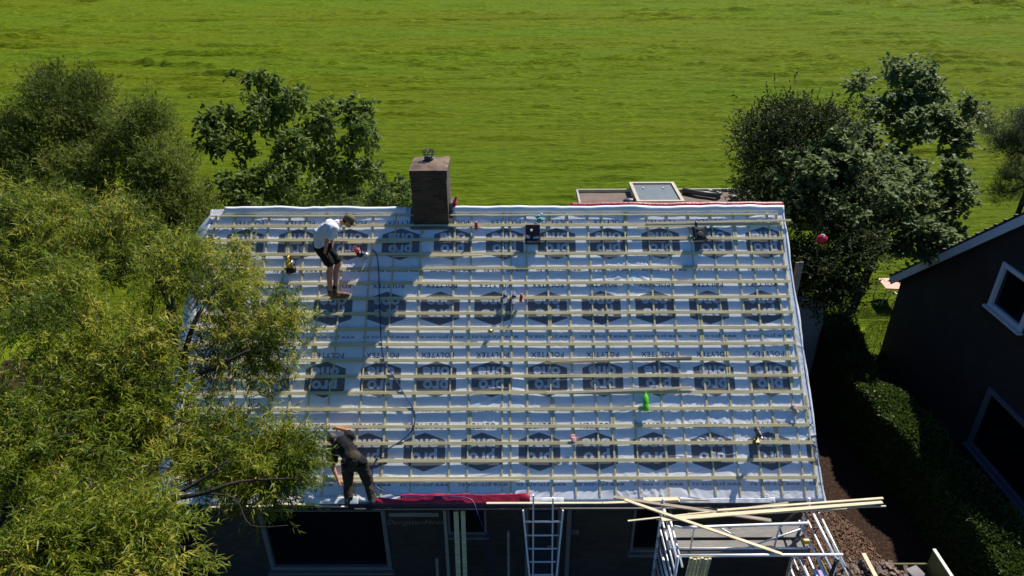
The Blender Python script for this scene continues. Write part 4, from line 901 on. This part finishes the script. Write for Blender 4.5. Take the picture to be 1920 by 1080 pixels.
MB().box(((SX0+SX1)/2, -.52, 2.40), (SX1-SX0-.10, .27, .03), bev=.004).build('platform', M_slab, sc); MB().box(((SX0+SX1)/2, -.84, 2.41), (SX1-SX0-.10, .22, .03), bev=.004).build('platform', M_slab, sc)
MB().box(((SX0+SX1)/2, -.97, 2.37), (SX1-SX0-.14, .03, .08)).build('toe_board', M_slab, sc)
for sy in (-.2,): MB().beam((SX1-.15, -.5, 3.02), (SX1-.42, -.42, 2.45), .05, .03).build('brace', M_gut, sc)
MB().beam((SX1-.15, -.5, 3.02), (SX1+.15, -.45, 2.42), .05, .03).build('brace', M_gut, sc)
MB().box((SX1-.22, -1.02, 2.72), (.12, .07, .09), bev=.02).build('clamp', M_yel, sc)
MB().beam((SX1+.0, -1.66, 3.05), (SX1-.1, -1.7, 1.6), .05, .04).build('brace', M_gut, sc)
# hand-held height battens on top of the scaffold
def stick(name, a, b, wd, th, m, label, group, cat='batten', up=(0, 0, 1)):
    mb = MB(); mb.beam(a, b, wd, th, up, .003); return tag(mb.build(name, m), label, cat, group)
def P3(px, py, z): q = atz(px, py, z); return Vector((q.x, q.y, z))
GB = 'battens piled across the scaffold'
stick('batten', P3(1171, 937, 3.12), P3(1466, 1039, 3.05), .06, .025, M_wood2, 'single bright batten lying diagonally across the scaffold rails', GB)
stick('batten', P3(1150, 932, 3.02), P3(1446, 976, 3.06), .07, .025, M_oldwood, 'dull grey batten slanting down to the right under the pile on the scaffold', GB)
stick('batten', P3(1345, 957, 3.09), P3(1656, 934, 3.09), .045, .022, M_wood2, 'topmost bright batten of the pile, its right end reaching far past the scaffold', GB)
stick('batten', P3(1240, 974, 3.06), P3(1654, 941, 3.06), .09, .022, M_wood2, 'broad batten second from the top of the pile on the scaffold', GB)
stick('batten', P3(1230, 973, 3.03), P3(1587, 953, 3.03), .045, .022, M_wood2, 'shorter batten at the near side of the pile on the scaffold', GB)
stick('batten', P3(1290, 962, 2.99), P3(1661, 949, 2.99), .03, .022, M_wood2, 'thin batten under the pile, its tip sticking out furthest right', GB)
stick('batten', P3(1177, 977, 3.04), P3(1330, 960, 3.07), .03, .022, M_wood2, 'thin pale batten whose left tip pokes out beyond the scaffold', GB)
stick('batten', P3(1300, 966, 3.00), P3(1478, 943, 3.04), .05, .022, M_oldwood, 'brownish batten behind the pile on the scaffold', GB)
stick('batten', P3(1360, 966, 3.01), P3(1640, 945, 3.01), .05, .022, M_wood, 'greenish batten in the middle of the pile on the scaffold', GB)
# upright offcuts leaning on the scaffold rail
for k in range(6):
    q = atz(1296+k*7.0, 1046+((k*5) % 3), 3.05); stick('short_batten', (q.x, q.y, 3.05), (q.x-.02, q.y+.12, 1.3), .05, .03, M_wood, ['leftmost upright batten of the bundle leaning on the outer scaffold rail', 'second upright batten from the left in the bundle on the scaffold rail', 'third upright batten from the left in the bundle on the scaffold rail', 'third upright batten from the right in the bundle on the scaffold rail', 'second upright batten from the right in the bundle on the scaffold rail', 'rightmost upright batten of the bundle leaning on the outer scaffold rail'][k], 'upright battens bundled on the scaffold rail', up=(0, 1, 0))
# lifting battens in the gutter
def gut(px0, px1, py0, py1, z, wd, label, m=M_wood2): stick('gutter_batten', P3(px0, py0, z), P3(px1, py1, z), wd, .02, m, label, 'battens lying along the gutter')
gut(912, 1140, 943.5, 943, 2.79, .045, 'pale batten lying in the gutter above the ladder'); gut(1130, 1275, 943, 939, 2.80, .05, 'pale batten lying in the gutter between the ladder and the scaffold')
gut(1206, 1272, 937, 935, 2.83, .09, 'wider board end on the eave just left of the scaffold'); gut(380, 412, 951, 951, 2.74, .04, 'short pale batten end in the gutter nearest the willow', M_wood2)
gut(455, 520, 950, 948, 2.75, .045, 'pale batten in the gutter left of the man in black'); gut(520, 600, 945, 946, 2.78, .05, 'batten on the gutter edge beside the shadow of the man in black', M_wood)
gut(590, 652, 949, 950, 2.76, .035, 'thin batten in the gutter under the feet of the man in black', M_wood); gut(1260, 1330, 936, 938, 2.80, .03, 'dark thin lath beside the gutter behind the scaffold', M_oldwood)

# ladder
ld = empty('ladder', (0, 0, 0), 'aluminium ladder with flared lower section standing against the eave', 'ladder')
def LP(px, py, y): q = aty(px, py, y); return Vector((q.x, y, q.z))
tops = [(1000, 915), (1037, 920)]
a0 = LP(1000, 925, -.22); b0 = LP(1037, 925, -.22)
for q in (a0, b0):
    MB().beam((q.x, -.22, 3.05 if q is a0 else 2.98), (q.x, -.95, 0), .028, .06, (0, 1, .2), .003).build('stile', M_alu, ld)
for sx, q in ((-1, a0), (1, b0)):
    MB().beam((q.x+sx*.19, -.28, 2.72), (q.x+sx*.015, -1.02, .95), .028, .05, (0, 1, .2), .003).build('stile', M_alu, ld)
for k in range(9):
    z = 2.50-.28*k; y = -.24-.73*(2.98-z)/2.98; ex = max(0, .17-.175*(2.72-z)/1.75) if z > .9 else 0
    MB().tube([(a0.x-ex, y, z), (b0.x+ex, y, z)], .017, 8).build('rung', M_alu, ld, True)
MB().box((b0.x+.19, -.30, 2.56), (.04, .05, .10), bev=.008).build('hook', M_red, ld)
# timber leaning on the facade
GF = 'boards leaning on the front wall'
def lean(px, pt, wd, label, y0=.0, zlo=0, m=M_wood, th=.045, dx=0):
    q = aty(px, pt, y0); stick('leaning_board', (q.x, y0, q.z), (q.x+dx, y0-.35*q.z/2.2, zlo), wd, th, m, label, GF, 'board', (0, 1, 0))
lean(855, 958, .095, 'left board of the bright pair leaning by the small window'); lean(868, 957, .085, 'right board of the bright pair leaning by the small window')
lean(833, 950, .06, 'narrow dull board leaning left of the bright pair', m=M_oldwood, dx=.04); lean(819, 1046, .06, 'short board leaning low on the wall left of the bright pair', m=M_oldwood)
lean(953, 995, .05, 'thin short board leaning between the bright pair and the door', m=M_oldwood)


# ------------------------------------------------------------------ the two roofers
def fused(mb, name, m, parent, vox=.011, smooth=4, wr=0.0, wsc=9.0):
    """the pieces in mb fused into one continuous surface"""
    o = link('tmp', mb.mesh('tmp')); md = o.modifiers.new('r', 'REMESH'); md.mode = 'VOXEL'; md.voxel_size = vox
    ms = o.modifiers.new('s', 'SMOOTH'); ms.iterations = smooth; ms.factor = .5
    dg = bpy.context.evaluated_depsgraph_get(); dg.update(); me = bpy.data.meshes.new_from_object(o.evaluated_get(dg)); bpy.data.objects.remove(o)
    if wr:
        for v, nm in zip(me.vertices, [Vector(q.normal) for q in me.vertices]):
            c = v.co; k = mnoise.noise(c*wsc)+.5*mnoise.noise(c*wsc*2.3+Vector((3, 1, 7))); v.co = c + nm*(wr*k)
    me.polygons.foreach_set('use_smooth', [True]*len(me.polygons)); me.name = name
    return link(name, me, m, parent)
def dirm(f, u):                                   # rotation with local +X = facing, +Z = up
    f = Vector(f).normalized(); u = Vector(u); u = (u-f*u.dot(f)).normalized(); l = u.cross(f)
    return Matrix(((f.x, l.x, u.x), (f.y, l.y, u.y), (f.z, l.z, u.z)))
def head_parts(mb, c, f, u, s=1.0):
    m = dirm(f, u); c = Vector(c); at = lambda x, y, z: c + m @ Vector((x*s, y*s, z*s))
    mb.sph(at(0, 0, .02), (.098*s, .078*s, .105*s), 16, 12, m)          # skull
    mb.sph(at(.028, 0, -.055), (.066*s, .058*s, .068*s), 14, 10, m)      # jaw
    mb.cone(at(.088, 0, .008), .010*s, at(.108, 0, -.024), .014*s, 8)    # nose
    mb.sph(at(.083, 0, -.058), (.012*s, .026*s, .008*s), 8, 6, m); mb.sph(at(.080, 0, -.073), (.012*s, .022*s, .007*s), 8, 6, m)   # lips
    mb.sph(at(.072, 0, -.10), (.02*s, .022*s, .017*s), 8, 6, m)          # chin
    for q in (-1, 1):
        mb.sph(at(.082, q*.030, .014), (.010*s, .017*s, .010*s), 8, 6, m)  # eye
        mb.cone(at(.088, q*.018, .032), .008*s, at(.080, q*.044, .030), .007*s, 6)
        mb.sph(at(-.004, q*.080, -.010), (.020*s, .008*s, .030*s), 8, 6, m)
def hand_parts(mb, w, d, pal, curl=.5, side=1):
    """wrist w, direction d, palm normal pal (towards what is held), thumb on side"""
    d = Vector(d).normalized(); n = Vector(pal); n = (n-d*n.dot(d)).normalized(); s = d.cross(n)*side; w = Vector(w)
    pc = w+d*.05; mm = Matrix(((d.x, s.x, n.x), (d.y, s.y, n.y), (d.z, s.z, n.z))); mb.sph(pc, (.055, .042, .018), 12, 8, mm)
    for i, (o, L) in enumerate(((-.030, .062), (-.010, .074), (.010, .070), (.029, .055))):
        a = w+d*.088-s*o*1.0; b = a+(d*math.cos(curl*.6)+n*math.sin(curl*.6))*L*.5; c = b+(d*math.cos(curl*1.4)+n*math.sin(curl*1.4))*L*.5
        a2 = a-s*o*.2; mb.cone(a, .0095, b-s*o*.25, .009, 8); mb.cone(b-s*o*.25, .009, c-s*o*.3, .0075, 8)
    a = w+d*.03+s*.032; b = a+(d*.7+s*.8+n*.3).normalized()*.035; c = b+(d+s*.25+n*.5).normalized()*.032
    mb.cone(a, .012, b, .0105, 8); mb.cone(b, .0105, c, .009, 8)
def limb(mb, pts, rad, n=12):
    for i in range(len(pts)-1): mb.cone(pts[i], rad[i], pts[i+1], rad[i+1], n)
def J(px, py, y): q = aty(px, py, y); return Vector((q.x, y, q.z))

# --- man in white T-shirt and black shorts, bent forward facing right
p1 = empty('person', (0, 0, 0), 'man in white T-shirt, black shorts and khaki cap bending near the roof top', 'person')
sb = 3.9177*0+.3917+.33135*11                    # batten he stands on
foot = rp(-3.42, sb, .035); y0 = foot.y
hipc = J(602, 461, y0+.02); fN = rp(-3.36, sb+.01, .03); fF = rp(-3.28, sb+.04, .03)
hN = hipc+Vector((.0, -.09, 0)); hF = hipc+Vector((.02, .09, .0))
kN = J(620, 497, y0-.10); kF = J(634, 492, y0+.10)
aN = J(616, 527, y0-.04); aF = J(626, 525, y0+.06)
aN.z = fN.z+.12; aF.z = fF.z+.12
chest = J(619, 425, y0+.0); neck = J(640, 417, y0+.0); head = J(650, 416, y0+.0)
shN = J(628, 429, y0-.19); shF = J(630, 424, y0+.19)
eN = J(613, 452, y0-.27); wN = J(609, 474, y0-.16)
eF = J(622, 448, y0+.27); wF = J(622, 474, y0+.14)
spine = J(601, 439, y0)
b = MB()
limb(b, [hipc, spine, chest], [.12, .115, .12]); b.cone(hN, .10, hF, .10); limb(b, [shN, chest, shF], [.06, .10, .06]); limb(b, [chest, neck, head], [.09, .058, .055])
for h, k, a, f in ((hN, kN, aN, fN), (hF, kF, aF, fF)):
    limb(b, [h, k], [.098, .062]); m_ = k.lerp(a, .35)+Vector((-.03, 0, 0)); limb(b, [k, m_, a], [.060, .062, .038])
    limb(b, [a, f+Vector((-.02, 0, .05)), f+Vector((.17, 0, .035))], [.042, .045, .035])
for s_, e_, w_, sd_ in ((shN, eN, wN, 1), (shF, eF, wF, -1)):
    limb(b, [s_, e_, w_], [.055, .043, .029]); hand_parts(b, w_, (w_-e_), Vector((.5, .8*sd_, -.1)), .8, sd_)
fv1 = Vector((.85, -.10, -.52)); uv1 = Vector((.50, 0, .86)); hc = head+Vector((.03, 0, .01)); head_parts(b, hc, fv1, uv1)
body = fused(b, 'body', M_skin, p1, .010, 3)
b = MB(); limb(b, [hipc+Vector((0, 0, .05)), spine, chest], [.140, .140, .150]); b.cone(hN+Vector((0, 0, .06)), .115, hF+Vector((0, 0, .06)), .115); limb(b, [shN, chest, shF], [.085, .14, .085])
limb(b, [chest, neck.lerp(chest, .3)], [.12, .085]); limb(b, [shN, shN.lerp(eN, .62)], [.088, .082]); limb(b, [shF, shF.lerp(eF, .62)], [.088, .082]); limb(b, [spine, chest.lerp(spine, .4)+Vector((.03, 0, -.06))], [.15, .14])
fused(b, 'tshirt', M_tw, p1, .012, 3, .012, 7)
b = MB(); b.cone(hN, .125, hF, .125); limb(b, [hN, hN.lerp(kN, .86)], [.122, .100]); limb(b, [hF, hF.lerp(kF, .86)], [.122, .100]); limb(b, [hipc+Vector((-.01, 0, .04)), hipc], [.155, .14])
fused(b, 'shorts', M_sh, p1, .012, 3, .010, 8)
for a, f in ((aN, fN), (aF, fF)):
    b = MB(); limb(b, [a+Vector((0, 0, .06)), a], [.056, .056]); limb(b, [a, f+Vector((-.03, 0, .055))], [.058, .058]); limb(b, [f+Vector((-.05, 0, .05)), f+Vector((.08, 0, .05)), f+Vector((.19, 0, .04))], [.052, .055, .043])
    fused(b, 'boot', M_boot, p1, .010, 2, .004, 20)
    b = MB(); limb(b, [a+Vector((0, 0, .05)), a+Vector((0, 0, .10))], [.052, .054]); fused(b, 'sock', M_sh, p1, .012, 2)
def cap(parent, c, f, u, m, hairm, s=1.0, brim=True):
    mt = dirm(f, u); c = Vector(c); b = MB(); prof = [(.105, .0), (.108, .02), (.104, .055), (.085, .09), (.05, .112), (.012, .12)]
    n = 18; V = []
    for r_, z in prof:
        for k in range(n): a = 2*math.pi*k/n; V.append(c+mt @ Vector((math.cos(a)*r_*1.04, math.sin(a)*r_*.86, z+.035)))
    b.add(V, [(i*n+k, i*n+(k+1) % n, (i+1)*n+(k+1) % n, (i+1)*n+k) for i in range(len(prof)-1) for k in range(n)]+[tuple(range((len(prof)-1)*n, len(prof)*n))])
    cp = b.build('cap', m, parent, True); md = cp.modifiers.new('s', 'SOLIDIFY'); md.thickness = .004
    if brim:
        V = []; 
        for j in range(3):
            for k in range(9):
                a = -1.15+2.3*k/8; r_ = .10+.04*j; V.append(c+mt @ Vector((math.cos(a)*.095+.038*j*math.cos(a*.5), math.sin(a)*.085, .036-.010*j-.012*abs(math.sin(a)))))
        b = MB(); b.add(V, [(j*9+k, j*9+k+1, (j+1)*9+k+1, (j+1)*9+k) for j in range(2) for k in range(8)]); br = b.build('cap_brim', m, parent, True); md = br.modifiers.new('s', 'SOLIDIFY'); md.thickness = .005
    b = MB(); b.sph(c+mt @ Vector((-.035, 0, .0)), (.078, .082, .075), 14, 10, mt); b.build('hair', hairm, parent, True)
cap(p1, hc, fv1, uv1, M_cap1, M_hair)

# --- man in black T-shirt at the eave, seen from behind
p2 = empty('person', (0, 0, 0), 'man in black T-shirt, brown trousers and grey cap leaning onto the roof from the gutter', 'person')
fL = J(654, 951, -.10); fR = J(700, 945, -.10); fL.z = fR.z = 2.74
hp = J(664, 868, .10); hL = J(652, 872, .10); hR = J(678, 871, .10)
kL = J(653, 908, .10); kR = J(690, 905, .10); aL = J(655, 943, -.06); aR = J(697, 937, -.06); aL.z = 2.86; aR.z = 2.86
ch2 = J(644, 833, .42); sp2 = J(655, 852, .28)
sL = J(627, 843, .42); sR = J(655, 818, .52)
eL = J(624, 876, .38); wL = J(634, 900, .22)
eR = J(652, 808, .80); qh = rs(631, 804, .05); wR = rp(qh[0]+.06, qh[1], .06)
nk = J(634, 829, .52); hd = J(625, 826, .60)
b = MB()
limb(b, [hp, sp2, ch2], [.12, .12, .13]); b.cone(hL, .105, hR, .105); limb(b, [sL, ch2, sR], [.065, .11, .065]); limb(b, [ch2, nk, hd], [.1, .06, .06])
for h, k, a, f in ((hL, kL, aL, fL), (hR, kR, aR, fR)):
    limb(b, [h, k, a], [.10, .065, .042]); limb(b, [a, f+Vector((0, 0, .05)), f+Vector((0, .14, .035))], [.045, .045, .035])
limb(b, [sL, eL, wL], [.058, .045, .031]); hand_parts(b, wL, (wL-eL), Vector((.9, .2, 0)), .8, -1)
limb(b, [sR, eR, wR], [.058, .046, .032]); hand_parts(b, wR, Vector((-1, .25, .0)), -RN, .35, 1)
fv2 = Vector((-.62, .35, -.70)); uv2 = Vector((-.60, .45, .55)); head_parts(b, hd, fv2, uv2)
fused(b, 'body', M_skin, p2, .010, 3)
b = MB(); limb(b, [hp+Vector((0, .02, .05)), sp2, ch2], [.155, .165, .175]); b.cone(hL+Vector((0, 0, .06)), .125, hR+Vector((0, 0, .06)), .125); limb(b, [sL, ch2, sR], [.092, .155, .092])
limb(b, [ch2, nk.lerp(ch2, .35)], [.13, .09]); limb(b, [sL, sL.lerp(eL, .62)], [.092, .085]); limb(b, [sR, sR.lerp(eR, .40)], [.095, .086])
fused(b, 'tshirt', M_tb, p2, .012, 3, .013, 7)
b = MB(); b.cone(hL, .130, hR, .130); limb(b, [hp, hp+Vector((0, .04, .07))], [.16, .15]); limb(b, [hL, kL, aL+Vector((0, 0, -.02))], [.125, .095, .080]); limb(b, [hR, kR, aR+Vector((0, 0, -.02))], [.125, .095, .080])
fused(b, 'trousers', M_tr, p2, .012, 3, .014, 8)
for a, f in ((aL, fL), (aR, fR)):
    b = MB(); limb(b, [a, f+Vector((0, -.03, .055))], [.058, .055]); limb(b, [f+Vector((0, -.04, .05)), f+Vector((0, .08, .045)), f+Vector((0, .18, .04))], [.052, .052, .042]); fused(b, 'boot', M_dgrey, p2, .010, 2, .004, 20)
cap(p2, hd, fv2, uv2, M_cap2, M_hair, brim=True)
b = MB(); b.lathe([(.158, -.02), (.160, .02)], hp+Vector((0, .01, .03)), 24); b.build('belt', M_black, p2)

# ------------------------------------------------------------------ things on the roof
def on_roof(name, px, py, label, cat, group=None, rz=0.0, upright=False, h=.035, loc=None):
    x, s = rs(px, py, h) if loc is None else loc
    e = empty(name, rp(x, s, h), label, cat, group)
    m3 = Matrix.Rotation(rz, 3, 'Z'); 
    if not upright: m3 = Matrix.Rotation(PHI, 3, 'X') @ m3
    e.rotation_euler = m3.to_euler(); return e
GT = 'tools left on the battens'
# coil nail gun with its hose
ng = on_roof('nail_gun', 683, 476, 'black and red pneumatic nail gun with round silver coil magazine joined to the hose', 'nail gun', GT, .5)
MB().lathe([(.055, 0), (.07, .01), (.07, .055), (.05, .07), (.02, .075)], (.0, -.06, .0), 18).build('magazine', M_steel, ng, True)
b = MB(); b.box((-.06, 0, .06), (.12, .10, .11), bev=.02); b.tube([(-.06, .02, .08), (-.05, .15, .09), (-.02, .20, .10)], [.028, .024, .026], 10); b.lathe([(.05, 0), (.055, .03), (.05, .10), (.03, .115)], (-.10, 0, .05), 14); b.build('body', M_black, ng)
b = MB(); b.lathe([(.052, 0), (.056, .01), (.056, .04), (.04, .055)], (-.10, .06, .13), 14); b.box((-.11, .12, .12), (.10, .07, .05), bev=.015); b.build('end_cap', M_red, ng)
b = MB(); b.tube([(-.02, -.02, .04), (.01, -.13, .01)], [.02, .014], 8); b.build('nose', M_steel, ng); MB().tube([(-.02, .20, .10), (.10, .20, .10)], .012, 8).build('hose_coupling', M_steel, ng)
# hose: down the roof in a big S and over the eave
hp_ = [(697, 467), (706, 478), (710, 510), (711, 550), (713, 600), (715, 640), (720, 678), (738, 706), (757, 738), (772, 762), (778, 785), (772, 808), (750, 828), (722, 845), (705, 862), (698, 885), (702, 908), (722, 922), (760, 931), (810, 930), (860, 932), (885, 938)]
pts = []
for px, py in hp_: x, s = rs(px, py, .05); pts.append(rp(x, s, .05))
g2 = J(895, 948, -.22); pts += [Vector((g2.x, -.24, 2.60)), Vector((g2.x+.12, -.30, 2.2)), Vector((g2.x+.20, -.30, 1.7)), Vector((g2.x+.24, -.3, .9)), Vector((g2.x+.3, -.35, .03))]
def smooth_path(p, k=5):
    out = []
    for i in range(len(p)-1):
        a, b_, c, d = p[max(i-1, 0)], p[i], p[i+1], p[min(i+2, len(p)-1)]
        for j in range(k):
            t = j/k; out.append(.5*((2*b_)+(c-a)*t+(2*a-5*b_+4*c-d)*t*t+(3*b_-a-3*c+d)*t**3))
    return out+[p[-1]]
hs = MB(); hs.tube(smooth_path(pts), .0115, 7); hs = hs.build('air_hose', M_blue, None, True); tag(hs, 'dark blue air hose winding down the roof from the nail gun to the gutter', 'hose')
# circular saw
cs_ = on_roof('circular_saw', 551, 500, 'black and yellow circular saw lying on a batten left of the man in shorts', 'power saw', GT, .15)
b = MB(); b.lathe([(.01, -.008), (.095, -.008), (.10, 0), (.095, .008), (.01, .008)], (.03, 0, .13), 24, Matrix.Rotation(R(82), 3, 'Y')); b.build('blade', M_steel, cs_, True)
b = MB(); b.lathe([(.02, -.012), (.045, -.012), (.045, .012), (.02, .012)], (.036, 0, .13), 16, Matrix.Rotation(R(82), 3, 'Y')); b.build('blade_hub', M_black, cs_, True)
b = MB(); b.box((-.07, .03, .10), (.13, .14, .15), bev=.03); b.tube([(-.05, .06, .17), (-.06, .13, .22), (-.05, .19, .16), (-.05, .17, .08)], .018, 8); b.build('motor_housing', M_yel, cs_)
b = MB(); b.box((-.05, 0, .015), (.20, .30, .015), bev=.003); b.box((-.10, -.12, .07), (.09, .10, .12), bev=.02); b.box((.0, .14, .10), (.04, .10, .18), bev=.015); b.build('base_plate', M_black, cs_)
# open tool case
tc = on_roof('tool_case', 999, 452, 'open black tool case straddling two battens below the cyan plastic bag', 'tool case', GT, 0)
b = MB(); b.box((0, .0, .05), (.32, .17, .10), bev=.012); b.build('case_base', M_black, tc)
b = MB(); b.box((.0, .21, .11), (.31, .24, .05), Matrix.Rotation(R(18), 3, 'X'), .012); b.build('lid', mat('case_lid', (.05, .018, .018), .5, .5), tc)
b = MB(); b.lathe([(.0, 0), (.03, .0), (.03, .02), (.0, .022)], (-.03, .19, .135), 12); b.build('emblem', M_white, tc); b = MB(); b.box((-.10, .05, .11), (.07, .07, .03), bev=.01); b.build('parts_box', M_white, tc)
b = MB(); b.box((.06, .03, .105), (.12, .05, .02), bev=.006); b.build('tray', mat('blue_tray', (.05, .12, .28), .5, .4), tc)
b = MB()
for i in range(5): b.beam((-.12+i*.05, -.05, .108), (-.09+i*.05, -.075, .112), .014, .008)
b.build('drill_bits', M_steel, tc)
bgq = on_roof('plastic_bag', 1012, 414, 'crumpled cyan and white plastic bag at the top right corner of the tool case', 'plastic bag', None, .3)
b = MB(); r_ = np.random.default_rng(8)
for i in range(7): b.sph((r_.uniform(-.05, .06), r_.uniform(-.06, .08), .05+r_.uniform(0, .06)), (.05*r_.uniform(.5, 1.2), .04*r_.uniform(.5, 1.2), .05), 9, 7)
fused(b, 'film', M_cyan, bgq, .010, 1, .02, 22); b = MB(); b.sph((.07, .10, .08), (.025, .035, .025), 8, 6); b.sph((.06, -.07, .05), (.02, .05, .02), 8, 6); b.build('white_corner', M_white, bgq, True)
# site radio
rd = on_roof('site_radio', 1311, 454, 'black boxy site radio with stub aerial lying near the top right of the roof', 'radio', None, .0, False)
b = MB(); b.box((0, .16, .075), (.27, .28, .13), bev=.03); b.build('cabinet', M_black, rd)
b = MB(); 
for sx in (-1, 1):
    for z in (.02, .30): b.tube([(sx*.14, z, .02), (sx*.14, z, .14)], .020, 8)
for z in (.01, .31): b.tube([(-.13, z, .10), (.13, z, .10)], .018, 8)
b.build('bumper', M_dgrey, rd, True)
b = MB(); b.lathe([(.06, 0), (.065, .008), (.045, .012), (.0, .013)], (0, .13, .14), 20); b.build('speaker', M_dgrey, rd); b = MB(); b.box((0, .24, .145), (.12, .05, .015), bev=.004); b.build('display', mat('radio_display', (.10, .11, .11), .3, .5), rd)
b = MB(); b.tube([(-.05, .30, .08), (-.055, .40, .09), (-.055, .46, .09)], [.020, .026, .018], 8); b.build('aerial', M_black, rd, True)
# cans and bottles
def can(px, py, label, cat='tin can', h=.17, r=.033, m=M_red, tilt=0):
    e = on_roof('spray_can', px, py, label, cat, None, 0, True); e.rotation_euler.y = tilt
    MB().lathe([(r*.9, 0), (r, .006), (r, h-.03), (r*.7, h-.012), (r*.5, h-.01)], (0, 0, 0), 16).build('body', m, e, True); MB().lathe([(r*.45, h-.012), (r*.45, h+.012), (r*.2, h+.018)], (0, 0, 0), 10).build('cap', M_white, e)
can(893, 430, 'red can standing on the top batten right of the chimney'); can(976, 565, 'red can standing right of the two clear water bottles', tilt=.15)
def bottle(px, py, label, group=None, m=M_clear, h=.30, r=.043, cap_m=M_lab, lab=True, rzt=0):
    e = on_roof('water_bottle', px, py, label, 'bottle', group, 0, True, .035+r); e.rotation_euler = (Matrix.Rotation(PHI, 3, 'X') @ Matrix.Rotation(rzt, 3, 'Z') @ Matrix.Rotation(R(-90), 3, 'X')).to_euler()
    MB().lathe([(r*.8, 0), (r, .012), (r, h*.3), (r*.93, h*.34), (r, h*.38), (r, h*.66), (r*.75, h*.8), (r*.33, h*.9), (r*.32, h*.95)], (0, 0, 0), 18).build('body', m, e, True)
    MB().lathe([(r*.36, h*.95), (r*.36, h), (r*.3, h+.004)], (0, 0, 0), 12).build('cap', cap_m, e)
    if lab: MB().lathe([(r*1.02, h*.42), (r*1.02, h*.60)], (0, 0, 0), 18).build('label', cap_m, e, True)
    return e
bottle(947, 568, 'left clear water bottle of the pair lying mid-roof beside a red can', 'clear water bottles'); bottle(964, 569, 'right clear water bottle of the pair lying mid-roof beside a red can', 'clear water bottles')
bottle(1211, 771, 'bright green plastic bottle lying over a batten in the lower right of the roof', None, M_green, .38, .058, M_green, False, -.05)
tp = on_roof('tape_roll', 919, 621, 'small silver-grey tape roll resting on a batten mid-roof', 'tape roll', None, .3)
MB().lathe([(.028, 0), (.055, 0), (.058, .004), (.058, .045), (.055, .05), (.028, .05)], (0, 0, 0), 20, Matrix.Rotation(R(50), 3, 'X')).build('roll', M_steel, tp, True); MB().lathe([(.02, -.004), (.029, -.004), (.029, .054), (.02, .054)], (0, 0, 0), 14, Matrix.Rotation(R(50), 3, 'X')).build('core', M_oldwood, tp)
rl = on_roof('folding_rule', 893, 619, 'thin yellowish folding rule on the batten left of the tape roll', 'ruler', None, 0); MB().box((0, 0, .01), (.24, .018, .012)).build('rule', M_wood2, rl); MB().box((-.125, .03, .012), (.018, .08, .012)).build('folded_leg', M_wood2, rl)
gv = on_roof('work_glove', 1075, 826, 'pale pink foam glove lying over a batten in the lower middle of the roof', 'glove', None, .1)
b = MB(); b.box((0, 0, .03), (.09, .13, .05), bev=.02)
for i in range(4): b.cone((-.033+i*.022, .06, .03), .013, (-.036+i*.024, .12-.01*abs(i-1.5), .03), .011, 8)
b.cone((.045, -.01, .03), .014, (.075, .05, .03), .012, 8); fused(b, 'palm', M_pink, gv, .008, 2, .004, 30)
MB().box((0, -.085, .03), (.085, .04, .045), bev=.012).build('cuff', mat('cuff_grey', (.3, .3, .32), .8, .3), gv)
# cordless drill
dd = on_roof('cordless_drill', 1417, 832, 'black cordless drill standing on its battery at the lower right of the roof', 'drill', GT, .1, True); dd.scale = (1.05, 1.05, 1.05)
b = MB(); b.box((0, 0, .04), (.08, .13, .07), bev=.015); b.tube([(0, .01, .06), (0, .02, .14), (-.005, .0, .22)], [.026, .022, .028], 10); b.build('handle', M_black, dd)
b = MB(); b.sph((-.01, .02, .30), (.055, .085, .055), 14, 10); b.lathe([(.045, 0), (.05, .03), (.045, .12), (.03, .14)], (-.01, -.02, .30), 16, Matrix.Rotation(R(95), 3, 'X')); b.build('motor_housing', M_dgrey, dd, True)
b = MB(); b.lathe([(.024, 0), (.028, .02), (.022, .05), (.008, .07)], (-.01, -.15, .29), 14, Matrix.Rotation(R(95), 3, 'X')); b.build('chuck', M_steel, dd); b = MB(); b.box((.0, -.02, .085), (.085, .10, .02), bev=.006); b.build('battery_rim', M_yel, dd)
wp = on_roof('membrane_scrap', 1488, 766, 'crumpled scrap of membrane with a brown end near the right verge', 'scrap', None, .4)
b = MB(); b.sph((0, 0, .03), (.045, .10, .03), 12, 8); b.sph((.02, -.08, .03), (.03, .06, .025), 10, 6); fused(b, 'scrap', mat('scrap_film', (.42, .34, .30), .6, .4, var=.4, scale=25), wp, .008, 1, .012, 28)
# loose battens lying on the roof
GL_ = 'loose battens lying on the roof'
def loose(p0, p1, wd, label, m=M_wood2, h=.046, th=.018):
    a = rs(*p0, h); b_ = rs(*p1, h); mb = MB(); mb.beam(rp(a[0], a[1], h), rp(b_[0], b_[1], h), wd, th, RN, .003); tag(mb.build('loose_batten', m), label, 'batten', GL_)
loose((1021, 681), (1297, 670), .045, 'loose brownish batten lying just above the third row of printed hexagons', M_oldwood); loose((1024, 737), (1298, 727), .05, 'loose batten lying just above the green bottle')
loose((1212, 419), (1483, 413), .05, 'long loose batten at the top right that overhangs the right verge', M_wood2); loose((652, 455), (768, 453), .045, 'loose batten lying right of the man in shorts by the nail gun'); loose((1195, 426), (1300, 424), .03, 'thin loose batten left of the radio')
loose((735, 481), (905, 479), .03, 'thin loose batten lying just below the chimney shadow start'); loose((560, 903), (975, 901), .035, 'long thin loose batten on the lowest batten right of the man in black')
